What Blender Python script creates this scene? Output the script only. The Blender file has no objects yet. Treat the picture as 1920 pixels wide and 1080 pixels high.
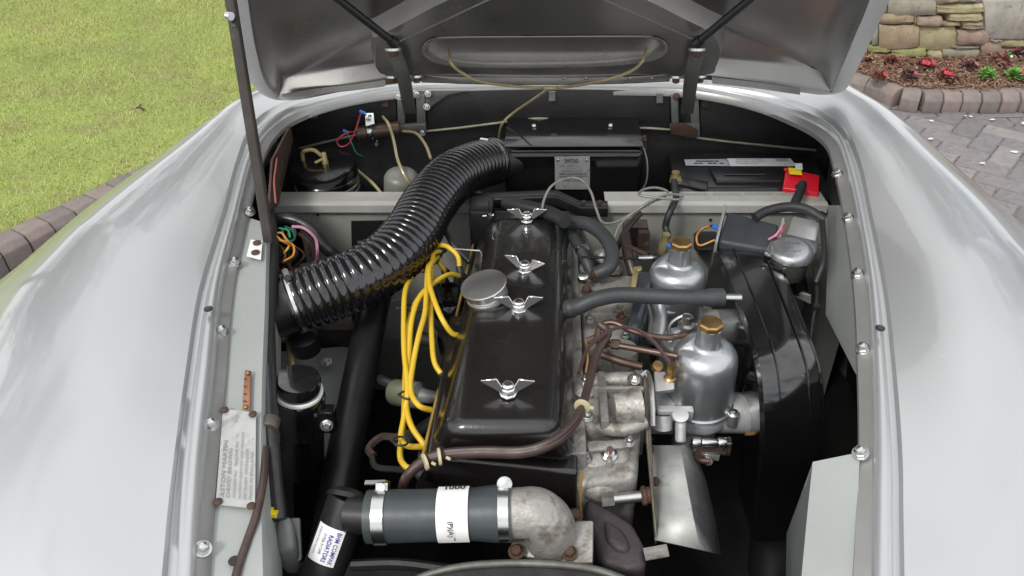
import bpy, bmesh, math, random
import numpy as np
from mathutils import Vector, Matrix
R = math.radians
random.seed(7)
S = bpy.context.scene
C = S.collection

# ---------------------------------------------------------------- camera, sky, sun, exposure
FPX = 1480.0
CAM = Vector((0, 0, 1.56))
def cam_basis(yaw, pitch, roll):
    cy, sy, cp, sp = math.cos(yaw), math.sin(yaw), math.cos(pitch), math.sin(pitch)
    f = Vector((-sy*cp, cy*cp, -sp)); r = Vector((cy, sy, 0)); u = r.cross(f)
    c, s = math.cos(roll), math.sin(roll)
    return c*r + s*u, -s*r + c*u, f
CR, CU, CF = cam_basis(R(3.4), R(36), R(-1.7))
cd = bpy.data.cameras.new('camera'); cam = bpy.data.objects.new('camera', cd); C.objects.link(cam)
cd.sensor_width = 36; cd.lens = 36*FPX/1920; cd.clip_start = 0.02; cd.clip_end = 2000
m = Matrix((CR, CU, -CF)).transposed().to_4x4(); m.translation = CAM; cam.matrix_world = m
cd.dof.use_dof = False
S.camera = cam

w = bpy.data.worlds.new('World'); S.world = w; w.use_nodes = True
nt = w.node_tree; nt.nodes.clear()
SUN_EL, SUN_AZ = 50, 215       # azimuth measured clockwise from +Y
sky = nt.nodes.new('ShaderNodeTexSky'); sky.sky_type = 'NISHITA'; sky.sun_disc = False
sky.sun_elevation = R(SUN_EL); sky.sun_rotation = R(SUN_AZ); sky.dust_density = 2.5; sky.air_density = 1.0
tc = nt.nodes.new('ShaderNodeTexCoord'); mp = nt.nodes.new('ShaderNodeMapping'); mp.inputs['Scale'].default_value = (1, 1, 2.6)
nz = nt.nodes.new('ShaderNodeTexNoise'); nz.inputs['Scale'].default_value = 2.3; nz.inputs['Detail'].default_value = 8; nz.inputs['Roughness'].default_value = .55
cr = nt.nodes.new('ShaderNodeValToRGB'); cr.color_ramp.elements[0].position = .33; cr.color_ramp.elements[1].position = .47
nz2 = nt.nodes.new('ShaderNodeTexNoise'); nz2.inputs['Scale'].default_value = 4.1; nz2.inputs['Detail'].default_value = 5
cr2 = nt.nodes.new('ShaderNodeValToRGB'); cr2.color_ramp.elements[0].position = .3; cr2.color_ramp.elements[1].position = .7
cr2.color_ramp.elements[0].color = (11, 11.2, 11.6, 1); cr2.color_ramp.elements[1].color = (16, 16, 16, 1)
mx = nt.nodes.new('ShaderNodeMixRGB'); bg = nt.nodes.new('ShaderNodeBackground'); out = nt.nodes.new('ShaderNodeOutputWorld')
L = nt.links.new
L(tc.outputs['Generated'], mp.inputs[0]); L(mp.outputs[0], nz.inputs[0]); L(mp.outputs[0], nz2.inputs[0])
L(nz.outputs[0], cr.inputs[0]); L(nz2.outputs[0], cr2.inputs[0]); L(cr.outputs[0], mx.inputs[0]); L(sky.outputs[0], mx.inputs[1]); L(cr2.outputs[0], mx.inputs[2])
L(mx.outputs[0], bg.inputs[0]); bg.inputs[1].default_value = 0.1; L(bg.outputs[0], out.inputs[0])

sd = bpy.data.lights.new('sun', 'SUN'); sd.energy = 1.9; sd.angle = R(12); sd.color = (1, .96, .9)
so = bpy.data.objects.new('sun', sd); C.objects.link(so)
az, el = R(SUN_AZ), R(SUN_EL)
sdir = Vector((math.sin(az)*math.cos(el), math.cos(az)*math.cos(el), math.sin(el)))
so.rotation_euler = (-sdir).to_track_quat('-Z', 'Y').to_euler(); so.location = (0, 0, 6)
S.view_settings.view_transform = 'Standard'; S.view_settings.look = 'None'
S.view_settings.gamma = 1; S.view_settings.use_curve_mapping = False
S.view_settings.exposure = 0.0
S.render.engine = 'CYCLES'

# ---------------------------------------------------------------- unprojection helpers (photo pixels -> places in the world)
def ray(px, py): return ((px-960)/FPX)*CR - ((py-540)/FPX)*CU + CF
def P(px, py, z):
    px, py, z = float(px), float(py), float(z); d = ray(px, py); return CAM + d*((z-CAM.z)/d.z)
def PY(px, py, y):
    px, py, y = float(px), float(py), float(y); d = ray(px, py); return CAM + d*((y-CAM.y)/d.y)
def PD(px, py, depth): return CAM + ray(px, py)*depth
def dep(p): return (Vector(p)-CAM).dot(CF)
def sz(p, px): return px*dep(p)/FPX

# ---------------------------------------------------------------- materials
MATS = {}
def mat(name, col, rough=.5, metal=0., var=.15, vscale=12., bump=0., bscale=60., coat=0., spots=None, spot_scale=25., spot_cut=.6, spec=.5, trans=0., rvar=.1, flake=False, sheen=0., stretch=None):
    if name in MATS: return MATS[name]
    M = bpy.data.materials.new(name); M.use_nodes = True; n = M.node_tree; b = n.nodes['Principled BSDF']; K = n.links.new
    t = n.nodes.new('ShaderNodeTexCoord'); src = t.outputs['Object']
    if stretch:
        mpn = n.nodes.new('ShaderNodeMapping'); mpn.inputs['Scale'].default_value = stretch; K(src, mpn.inputs[0]); src = mpn.outputs[0]
    N = n.nodes.new('ShaderNodeTexNoise'); N.inputs['Scale'].default_value = vscale; N.inputs['Detail'].default_value = 7; N.inputs['Roughness'].default_value = .62
    K(src, N.inputs[0])
    mr = n.nodes.new('ShaderNodeMapRange'); mr.inputs[1].default_value = .25; mr.inputs[2].default_value = .75
    mr.inputs[3].default_value = 1-var; mr.inputs[4].default_value = 1+var; K(N.outputs[0], mr.inputs[0])
    mul = n.nodes.new('ShaderNodeVectorMath'); mul.operation = 'SCALE'; mul.inputs[0].default_value = col; K(mr.outputs[0], mul.inputs['Scale'])
    cs = mul.outputs[0]
    if spots:
        N2 = n.nodes.new('ShaderNodeTexNoise'); N2.inputs['Scale'].default_value = spot_scale; N2.inputs['Detail'].default_value = 8; N2.inputs['Roughness'].default_value = .7; K(src, N2.inputs[0])
        r2 = n.nodes.new('ShaderNodeMapRange'); r2.inputs[1].default_value = spot_cut; r2.inputs[2].default_value = spot_cut+.1; K(N2.outputs[0], r2.inputs[0])
        mm = n.nodes.new('ShaderNodeMixRGB'); K(r2.outputs[0], mm.inputs[0]); K(cs, mm.inputs[1]); mm.inputs[2].default_value = (*spots, 1); cs = mm.outputs[0]
    K(cs, b.inputs['Base Color'])
    r3 = n.nodes.new('ShaderNodeMapRange'); r3.inputs[3].default_value = max(.02, rough-rvar*rough*1.5); r3.inputs[4].default_value = min(1, rough+rvar*rough*1.5); r3.inputs[1].default_value = .3; r3.inputs[2].default_value = .7
    N3 = n.nodes.new('ShaderNodeTexNoise'); N3.inputs['Scale'].default_value = vscale*2.3; N3.inputs['Detail'].default_value = 6; K(src, N3.inputs[0]); K(N3.outputs[0], r3.inputs[0]); K(r3.outputs[0], b.inputs['Roughness'])
    b.inputs['Metallic'].default_value = metal; b.inputs['Specular IOR Level'].default_value = spec
    b.inputs['Coat Weight'].default_value = coat; b.inputs['Coat Roughness'].default_value = .06
    if trans: b.inputs['Transmission Weight'].default_value = trans
    if bump:
        N4 = n.nodes.new('ShaderNodeTexNoise'); N4.inputs['Scale'].default_value = bscale; N4.inputs['Detail'].default_value = 6; K(src, N4.inputs[0])
        bp = n.nodes.new('ShaderNodeBump'); bp.inputs['Strength'].default_value = bump; bp.inputs['Distance'].default_value = .002; K(N4.outputs[0], bp.inputs['Height']); K(bp.outputs[0], b.inputs['Normal'])
    MATS[name] = M; return M
silver = mat('silver_paint', (.47, .48, .485), .38, .65, .03, 3, coat=1.0, bump=.05, bscale=5, spots=(.72, .73, .74), spot_scale=38, spot_cut=.675, stretch=(1, .3, 1))
under = mat('bonnet_underside_paint', (.42, .415, .405), .30, .85, .14, 4, bump=.10, bscale=7)
rimpaint = mat('worn_silver_flange', (.34, .34, .33), .42, .55, .15, 9, spots=(.2, .18, .15), spot_scale=30, spot_cut=.66)
panelgrey = mat('pale_grey_green_panel', (.315, .335, .325), .45, .05, .1, 6, bump=.15, bscale=120, spots=(.25, .24, .2), spot_scale=35, spot_cut=.68)
panelgrey2 = mat('firewall_grey', (.33, .335, .305), .5, .05, .1, 6, bump=.1, bscale=120, spots=(.2, .17, .13), spot_scale=30, spot_cut=.7)
lipgrey = mat('shelf_lip_grey', (.5, .5, .47), .35, .2, .1, 10, spots=(.2, .15, .11), spot_scale=45, spot_cut=.68)
airgloss = mat('air_box_gloss_black', (.006, .006, .007), .16, 0, .3, 6, coat=1.0, spec=.6, bump=.05, bscale=15)
gblack = mat('gloss_black', (.007, .007, .008), .15, 0, .3, 10, coat=.4, spec=.5, bump=.05, bscale=15)
sblack = mat('satin_black', (.012, .012, .013), .38, 0, .3, 14)
cover_m = mat('cam_cover_satin_black', (.013, .0115, .011), .27, .1, .25, 8, bump=.12, bscale=300, coat=.5, spec=.6, spots=(.03, .026, .022), spot_scale=90, spot_cut=.7)
mblack = mat('dull_black', (.012, .012, .012), .75, 0, .35, 16, bump=.2, bscale=80)
board = mat('black_board', (.018, .018, .019), .5, 0, .4, 9, bump=.3, bscale=180)
bulk = mat('black_textured_bulkhead', (.03, .03, .031), .7, 0, .35, 14, bump=.5, bscale=160, spots=(.1, .095, .085), spot_scale=90, spot_cut=.72)
rubber = mat('black_rubber', (.022, .024, .026), .5, 0, .25, 22, bump=.2, bscale=100)
greyrub = mat('grey_hose_rubber', (.04, .045, .048), .5, 0, .25, 18, bump=.25, bscale=90)
bluerub = mat('blue_grey_hose', (.045, .055, .06), .42, 0, .22, 14, bump=.25, bscale=60, spots=(.11, .12, .12), spot_scale=24, spot_cut=.64)
duct_m = mat('glossy_black_ducting', (.008, .008, .01), .17, 0, .2, 20, coat=.8, spec=.5)
yel = mat('yellow_lead', (.70, .47, .035), .38, 0, .12, 25, spots=(.4, .25, .03), spot_scale=70, spot_cut=.68)
chrome = mat('chrome', (.8, .8, .8), .06, 1, .03, 8)
zinc = mat('zinc_plated', (.6, .61, .6), .25, 1, .1, 30)
steel = mat('brushed_steel', (.5, .5, .49), .32, .95, .15, 30)
castal = mat('cast_aluminium', (.36, .35, .325), .5, .45, .35, 16, bump=.7, bscale=150, spots=(.19, .165, .135), spot_scale=20, spot_cut=.52)
carbal = mat('satin_carburettor_alloy', (.5, .52, .54), .33, .85, .1, 18, bump=.18, bscale=200)
carbody = mat('carburettor_body_alloy', (.55, .56, .57), .42, .45, .12, 18, bump=.3, bscale=160)
sheetal = mat('heat_shield_sheet', (.46, .47, .45), .55, .55, .35, 10, spots=(.3, .31, .32), spot_scale=12, spot_cut=.5)
brass = mat('brass', (.42, .27, .11), .35, .9, .25, 40)
copper = mat('tarnished_copper_pipe', (.14, .095, .075), .4, .75, .3, 50, spots=(.32, .28, .25), spot_scale=60, spot_cut=.6)
rust = mat('rust', (.085, .048, .034), .8, .2, .35, 60, bump=.4, bscale=120)
brownsl = mat('brown_sleeve', (.055, .034, .029), .42, 0, .3, 40, bump=.3, bscale=60, spots=(.28, .2, .14), spot_scale=20, spot_cut=.64)
purple = mat('purple_brown_casting', (.06, .049, .053), .6, .2, .35, 30, bump=.5, bscale=200)
goldline = mat('amber_gasket', (.35, .22, .05), .5, 0, .2, 30)
olive = mat('olive_brass_tube', (.3, .26, .12), .35, .4, .2, 30)
tube_clear = mat('yellowed_clear_tube', (.38, .32, .17), .25, 0, .15, 30, coat=.3)
bottle_g = mat('grey_bottle', (.2, .21, .18), .4, 0, .1, 10)
white_m = mat('white_label', (.78, .78, .76), .45, 0, .04, 20, spots=(.55, .35, .18), spot_scale=18, spot_cut=.7)
ink = mat('blue_ink', (.04, .05, .3), .5, 0, .05)
blackink = mat('black_ink', (.02, .02, .02), .5, 0, .05)
greyink = mat('grey_etching', (.27, .27, .27), .5, .5, .05)
plate_m = mat('etched_plate', (.42, .43, .42), .38, .25, .18, 35, spots=(.28, .28, .27), spot_scale=50, spot_cut=.55)
copperplate = mat('copper_tag', (.36, .17, .1), .4, .7, .2, 40)
red_m = mat('red_plastic', (.65, .015, .03), .3, 0, .08)
blue_m = mat('blue_crimp', (.02, .16, .62), .35, 0, .08)
redw = mat('red_wire', (.4, .03, .06), .4, 0); greenw = mat('green_wire', (.03, .25, .1), .4, 0); pinkw = mat('pink_wire', (.55, .25, .36), .4, 0)
orangew = mat('orange_wire', (.6, .26, .06), .4, 0); creamw = mat('cream_tie', (.5, .44, .28), .5, 0); dgreenw = mat('dark_green_wire', (.02, .11, .08), .4, 0)
braid = mat('braided_grey_cable', (.24, .24, .22), .5, .4, .3, 200)
yelm = mat('yellow_tag', (.8, .62, .02), .5, 0)
relay_m = mat('dusty_grey_box', (.19, .2, .195), .45, .2, .25, 20, spots=(.12, .1, .06), spot_scale=20, spot_cut=.6)
tape = mat('shiny_tape_loom', (.022, .022, .026), .3, 0, .3, 30, bump=.8, bscale=45)
batt_m = mat('battery_black', (.016, .017, .018), .35, 0, .2, 20)
earth_m = mat('dark_soil', (.07, .045, .03), .9, 0, .35, 14, bump=.8, bscale=30)
oxide = mat('tarnished_cylinder', (.3, .3, .28), .28, .8, .2, 14)
olivecoil = mat('dusty_clear_coil', (.2, .21, .14), .35, .2, .25, 25)
propm = mat('worn_brown_steel', (.06, .052, .046), .42, .3, .4, 25, spots=(.14, .13, .115), spot_scale=30, spot_cut=.6)
windglass = mat('wind_glass', (.02, .02, .025), .05, 0, .05)

# ---------------------------------------------------------------- geometry builder
def catmull(pts, n=6, closed=False):
    pts = [Vector(p) for p in pts]
    if len(pts) < 3 or n <= 1: return pts
    o = []; N = len(pts); rng = N if closed else N-1
    for i in range(rng):
        if closed: p0, p1, p2, p3 = pts[(i-1) % N], pts[i], pts[(i+1) % N], pts[(i+2) % N]
        else:
            p1, p2 = pts[i], pts[i+1]
            p0 = pts[i-1] if i else p1*2-p2
            p3 = pts[i+2] if i+2 < N else p2*2-p1
        for k in range(n):
            t = k/n
            o.append(.5*((2*p1)+(p2-p0)*t+(2*p0-5*p1+4*p2-p3)*t*t+(3*p1-p0-3*p2+p3)*t**3))
    if not closed: o.append(pts[-1])
    return o
def perp(a):
    a = Vector(a).normalized(); h = Vector((0, 0, 1)) if abs(a.z) < .9 else Vector((1, 0, 0))
    x = h.cross(a).normalized(); return x, a.cross(x).normalized()
class G:
    def __init__(s): s.v = []; s.f = []; s.m = []; s.mi = 0; s.sh = []; s.smooth = True
    def face(s, idx): s.f.append(idx); s.m.append(s.mi); s.sh.append(s.smooth)
    def tube(s, pts, r, seg=10, n=6, closed=False, caps=True, flat=None, fine=None):
        p = catmull(pts, n, closed); N = len(p)
        if callable(r): rr = [r(i/(N-1)) for i in range(N)]
        elif isinstance(r, (list, tuple)): rr = [r[min(len(r)-1, int(i/(N-1)*(len(r)-1)))]*(1-((i/(N-1)*(len(r)-1)) % 1)) + r[min(len(r)-1, int(i/(N-1)*(len(r)-1))+1)]*((i/(N-1)*(len(r)-1)) % 1) for i in range(N)]
        else: rr = [r]*N
        base = len(s.v); x = None
        for i in range(N):
            a = (p[(i+1) % N] if (closed or i < N-1) else p[i]) - (p[i-1] if (closed or i > 0) else p[i])
            if a.length < 1e-9: a = Vector((0, 0, 1))
            a.normalize()
            if x is None: x, y = perp(a)
            else:
                x = (x-a*x.dot(a)).normalized(); y = a.cross(x)
            for k in range(seg):
                t = 2*math.pi*k/seg; s.v.append(p[i]+(x*math.cos(t)+y*math.sin(t)*(flat or 1))*rr[i])
        for i in range(N if closed else N-1):
            j = (i+1) % N
            for k in range(seg):
                k2 = (k+1) % seg; s.face([base+i*seg+k, base+i*seg+k2, base+j*seg+k2, base+j*seg+k])
        if caps and not closed:
            s.face([base+k for k in range(seg)][::-1]); s.face([base+(N-1)*seg+k for k in range(seg)])
        return s
    def lathe(s, prof, o, axis=(0, 0, 1), seg=24, ang=0, squash=1):
        o = Vector(o); a = Vector(axis).normalized(); x, y = perp(a); base = len(s.v)
        for (r, h) in prof:
            for k in range(seg):
                t = 2*math.pi*k/seg+ang; s.v.append(o+a*h+(x*math.cos(t)+y*math.sin(t)*squash)*max(r, 1e-5))
        for i in range(len(prof)-1):
            for k in range(seg):
                k2 = (k+1) % seg; s.face([base+i*seg+k, base+i*seg+k2, base+(i+1)*seg+k2, base+(i+1)*seg+k])
        s.face([base+k for k in range(seg)][::-1]); s.face([base+(len(prof)-1)*seg+k for k in range(seg)])
        return s
    def hexa(s, p):       # 4 bottom + 4 top
        b = len(s.v); s.v += [Vector(q) for q in p]
        for f in ((3, 2, 1, 0), (4, 5, 6, 7), (0, 1, 5, 4), (1, 2, 6, 5), (2, 3, 7, 6), (3, 0, 4, 7)): s.face([b+i for i in f])
        return s
    def box(s, c, d, X=(1, 0, 0), Y=(0, 1, 0), Z=(0, 0, 1)):
        c = Vector(c); X, Y, Z = Vector(X)*d[0]/2, Vector(Y)*d[1]/2, Vector(Z)*d[2]/2
        return s.hexa([c-X-Y-Z, c+X-Y-Z, c+X+Y-Z, c-X+Y-Z, c-X-Y+Z, c+X-Y+Z, c+X+Y+Z, c-X+Y+Z])
    def plate(s, pts, th):    # polygon with thickness vector th (or scalar along normal away from camera)
        pts = [Vector(q) for q in pts]
        if not isinstance(th, Vector):
            nn = Vector((0, 0, 0))
            for i in range(len(pts)): nn += (pts[i]).cross(pts[(i+1) % len(pts)])
            nn.normalize()
            if nn.dot(CAM-pts[0]) > 0: nn = -nn
            th = nn*th
        b = len(s.v); n = len(pts); s.v += pts+[q+th for q in pts]
        s.face(list(range(b, b+n))); s.face(list(range(b+n, b+2*n))[::-1])
        for i in range(n): s.face([b+i, b+n+i, b+n+(i+1) % n, b+(i+1) % n])
        return s
    def grid(s, rows, closed=False):
        b = len(s.v); nr, nc = len(rows), len(rows[0])
        for r in rows: s.v += [Vector(q) for q in r]
        for i in range(nr-1):
            for j in range(nc if closed else nc-1):
                j2 = (j+1) % nc; s.face([b+i*nc+j, b+i*nc+j2, b+(i+1)*nc+j2, b+(i+1)*nc+j])
        return s
    def hexbolt(s, o, axis=(0, 0, 1), r=.007, h=.006, washer=True, seg=6):
        if washer: s.lathe([(r*1.5, 0), (r*1.5, r*.25)], o, axis, 16)
        s.lathe([(r, r*.25), (r*1.08, r*.35), (r*1.08, h*.85), (r*.8, h*1.1)], o, axis, seg, ang=.3)
        return s
    def text(s, body, size, o, X, Y, bold=0.0, squeeze=1):
        cu = bpy.data.curves.new('t', 'FONT'); cu.body = body; cu.size = 1; cu.offset = bold; cu.resolution_u = 2
        ob = bpy.data.objects.new('t', cu); me = bpy.data.meshes.new_from_object(ob)
        o, X, Y = Vector(o), Vector(X).normalized(), Vector(Y).normalized(); b = len(s.v)
        for q in me.vertices: s.v.append(o+X*q.co.x*size*squeeze+Y*q.co.y*size)
        for f in me.polygons: s.face([b+i for i in f.vertices])
        wd = (max([q.co.x for q in me.vertices] or [0]))*size*squeeze
        bpy.data.objects.remove(ob); bpy.data.curves.remove(cu); bpy.data.meshes.remove(me); return wd
    def mesh(s, name, mats, origin, bevel=0, bseg=2, ang=40, merge=False):
        me = bpy.data.meshes.new(name); me.from_pydata([tuple(Vector(q)-origin) for q in s.v], [], s.f)
        for mm in mats: me.materials.append(mm)
        me.polygons.foreach_set('material_index', s.m); me.polygons.foreach_set('use_smooth', s.sh)
        bm = bmesh.new(); bm.from_mesh(me)
        if merge: bmesh.ops.remove_doubles(bm, verts=bm.verts, dist=1e-5)
        bmesh.ops.recalc_face_normals(bm, faces=bm.faces)
        if bevel:
            ed = [e for e in bm.edges if len(e.link_faces) == 2 and e.calc_face_angle(0) > R(28)]
            bmesh.ops.bevel(bm, geom=ed, offset=bevel, segments=bseg, profile=.5, affect='EDGES', clamp_overlap=True)
        bm.to_mesh(me); bm.free()
        me.set_sharp_from_angle(angle=R(ang)); return me
WP = {}
def wp(o):
    v = Vector(o.location)
    while o.parent is not None: o = o.parent; v += o.location
    return v
def center(v):
    return Vector([(min(q[i] for q in v)+max(q[i] for q in v))/2 for i in range(3)])
def part(name, g, mats, parent=None, label=None, bevel=0, bseg=2, ang=40, kind=None, cat=None, group=None, merge=False, origin=None):
    if not isinstance(mats, (list, tuple)): mats = [mats]
    o0 = Vector(origin) if origin is not None else center(g.v)
    ob = bpy.data.objects.new(name, g.mesh(name, mats, o0, bevel, bseg, ang, merge)); C.objects.link(ob)
    if parent is not None: ob.parent = parent; ob.location = o0-wp(parent)
    else: ob.location = o0
    WP[ob.name] = o0.copy()
    if label: ob['label'] = label
    if kind: ob['kind'] = kind
    if cat: ob['category'] = cat
    if group: ob['group'] = group
    return ob
def empty(name, loc, label, cat, group=None):
    o = bpy.data.objects.new(name, None); C.objects.link(o); o.location = loc; o.empty_display_size = .1
    o['label'] = label; o['category'] = cat
    if group: o['group'] = group
    WP[o.name] = Vector(loc); return o
def dup(o, loc, parent, rot=0, label=None, scale=None, rots=None):
    c = o.copy(); C.objects.link(c); c.parent = parent
    c.location = Vector(loc)-(wp(parent) if parent else Vector((0, 0, 0))); WP[c.name] = Vector(loc)
    c.rotation_euler.z = rot
    if rots: c.rotation_euler = rots
    if scale: c.scale = (scale,)*3
    if label: c['label'] = label
    elif 'label' in c and parent: del c['label']
    return c
def pts(l): return [P(*q) for q in l]

# ================================================================ GROUND AND GARDEN
KERB_Z = .10
g = G(); g.smooth = False
g.plate([(-60, -30, 0), (60, -30, 0), (60, 80, 0), (-60, 80, 0)], Vector((0, 0, -.3)))
def brick_mat():
    M = bpy.data.materials.new('block_paving'); M.use_nodes = True; n = M.node_tree; b = n.nodes['Principled BSDF']; K = n.links.new
    t = n.nodes.new('ShaderNodeTexCoord'); br = n.nodes.new('ShaderNodeTexBrick'); K(t.outputs['Object'], br.inputs[0])
    br.inputs['Scale'].default_value = 1; br.inputs['Brick Width'].default_value = .2; br.inputs['Row Height'].default_value = .1; br.inputs['Mortar Size'].default_value = .004
    br.inputs['Color1'].default_value = (.215, .20, .20, 1); br.inputs['Color2'].default_value = (.175, .165, .165, 1); br.inputs['Mortar'].default_value = (.05, .045, .035, 1)
    K(br.outputs[0], b.inputs['Base Color']); b.inputs['Roughness'].default_value = .85; return M
drive = part('driveway', g, brick_mat(), kind='structure', origin=(0, 0, 0))
paver_ms = [mat('paver_grey_%s' % nme, c, .85, 0, .22, 30, bump=.7, bscale=140, spots=(.1, .095, .08), spot_scale=25, spot_cut=.6) for nme, c in (('a', (.215, .20, .20)), ('b', (.17, .16, .16)), ('c', (.25, .235, .225)), ('d', (.195, .185, .19)))]
# herringbone pavers near the right wing
base = P(1860, 290, 0)
A = R(52); ex = Vector((math.cos(A), math.sin(A), 0)); ey = Vector((-math.sin(A), math.cos(A), 0))
pm = []
for k in range(4):
    q = G(); q.box((0, 0, -.006), (.194, .094, .024)); pm.append(q.mesh('paver', [paver_ms[k]], Vector((0, 0, 0)), .004, 1))
# bed edge curve (world) from photo
edge = [P(1560, 163, 0), P(1640, 182, 0), P(1700, 202, 0), P(1790, 205, 0), P(1890, 204, 0), P(1960, 196, 0), P(2060, 180, 0), P(2200, 150, 0)]
edgeL = [edge[0]+(edge[0]-edge[1])*k for k in (3, 2, 1)]
EC = catmull(edgeL+edge, 12)
def inside_drive(p):
    # in front of edge curve
    if p.x < EC[0].x: return True
    for i in range(len(EC)-1):
        a, b = EC[i], EC[i+1]
        if a.x <= p.x <= b.x:
            t = (p.x-a.x)/max(1e-6, b.x-a.x); return p.y < a.y+(b.y-a.y)*t-.07
    return False
cands = []
for i in range(-26, 27):
    for j in range(-26, 27):
        # herringbone: unit cell
        for (ox, oy, rt) in ((0, 0, 0), (.0, .0, 1)):
            u = .1*(i+j)+(.1 if rt == 0 else -.05+.0); v = .1*(j-i)
            if (i+j) % 1: continue
            X = .1*(i*1)+0; Yv = 0
            pass
def herring():
    # 2:1 herringbone on a .1 grid: horizontal brick covers (x,y),(x+1,y) ; vertical covers (x,y),(x,y+1)
    out = []
    for yy in range(-24, 25):
        for xx in range(-24, 25):
            s_ = (xx-yy) % 4
            if s_ == 0: out.append((xx+1.0, yy+.5, 0))
            elif s_ == 3: out.append((xx+.5, yy+1.0, 1))
    return out
for (u, v, rt) in herring():
    c = base+ex*(u*.1)+ey*(v*.1)
    if c.x < .55 or c.x > 3.4 or c.y < 1.2: continue
    if not inside_drive(c): continue
    cands.append(((c-base).length, c, rt))
cands.sort(key=lambda q: q[0]); cands = cands[:260]
for k, (_, c, rt) in enumerate(cands):
    o = bpy.data.objects.new('paver', random.choice(pm)); C.objects.link(o); o.parent = drive
    o.location = c+Vector((0, 0, random.uniform(-.001, .002))); o.rotation_euler = (random.uniform(-.008, .008), random.uniform(-.008, .008), A+(math.pi/2 if rt else 0)+random.uniform(-.01, .01))
# joint dirt bed below pavers
# bed kerb blocks
kb = [mat('kerb_block_%s' % nme, c, .8, 0, .2, 25, bump=.5, bscale=120, spots=(.16, .13, .11), spot_scale=18, spot_cut=.62) for nme, c in (('a', (.21, .175, .16)), ('b', (.18, .155, .145)), ('c', (.23, .185, .17)))]
kmesh = []
for k in range(3):
    q = G(); h = .09
    q.plate([(-.040, -.05, 0), (-.040, -.05, h-.03), (-.040, -.025, h), (-.040, .05, h), (-.040, .05, 0)], Vector((.080, 0, 0)))
    kmesh.append(q.mesh('kerb_block', [kb[k]], Vector((0, 0, 0)), .005, 2))
def along(curve, step):
    res = []; acc = 0; nxt = 0
    for i in range(len(curve)-1):
        a, b = curve[i], curve[i+1]; d = (b-a).length
        while nxt <= acc+d:
            t = (nxt-acc)/d; res.append((a+(b-a)*t, math.atan2(b.y-a.y, b.x-a.x))); nxt += step
        acc += d
    return res
q = G(); q.smooth = False
bk = empty('kerb_edging', EC[len(EC)//2], 'curved edging of brown kerb blocks between the paving and the flower bed', 'kerb')
for k, (p, a) in enumerate(along(EC, .086)):
    o = bpy.data.objects.new('kerb_block', kmesh[k*7 % 3]); C.objects.link(o); o.parent = bk; o.location = p-wp(bk); o.rotation_euler.z = a+random.uniform(-.02, .02)
# flower bed soil
WALLP = [P(1480, 95, .1), P(1600, 105, .1), P(1640, 112, .1), P(1760, 118, .1), P(1860, 108, .1), P(1960, 88, .1), P(2080, 60, .1), P(2200, 20, .1)]
WALLP = [WALLP[0]+(WALLP[0]-WALLP[1])*k for k in (2, 1)]+WALLP
WC = catmull(WALLP, 10)
g = G(); n = 60; rows = []
def samp(cv, t):
    x = t*(len(cv)-1); i = min(int(x), len(cv)-2); return cv[i].lerp(cv[i+1], x-i)
for i in range(n+1):
    a, b = samp(EC, i/n), samp(WC, i/n); a = Vector((a.x, a.y, 0)); row = []
    for j in range(21):
        t = j/20; q = a.lerp(Vector((b.x, b.y, 0)), t*1.03); q.z = .085+.035*t+random.uniform(-.008, .008); row.append(q)
    rows.append(row)
g.grid(rows)
mulch_m = mat('bark_mulch', (.16, .09, .06), .9, 0, .45, 40, bump=1, bscale=70, spots=(.3, .2, .14), spot_scale=45, spot_cut=.58)
part('flower_bed', g, mulch_m, kind='structure')
chips = [mat('bark_chip_%s' % a, c, .85, 0, .3, 50) for a, c in (('a', (.2, .11, .07)), ('b', (.32, .21, .15)), ('c', (.11, .065, .045)))]
g = G(); g.smooth = False
for i in range(4200):
    a, b = samp(EC, random.uniform(.05, .95)), None
    t = random.random(); tt = random.uniform(.06, .98); a = samp(EC, t); b = samp(WC, t); c = Vector((a.x, a.y, 0)).lerp(Vector((b.x, b.y, 0)), tt); c.z = .092+.035*tt+random.uniform(0, .008)
    X = Vector((random.gauss(0, 1), random.gauss(0, 1), random.gauss(0, .3))).normalized(); Y, Z = perp(X); g.mi = random.choice((0, 0, 1, 2))
    l = random.uniform(.008, .03); ww = random.uniform(.003, .009); g.box(c, (l, ww, .004), X, Y, Z)
part('bark_chips', g, chips, kind='stuff', label='loose brown bark chippings covering the flower bed', cat='bark chips')

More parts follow.
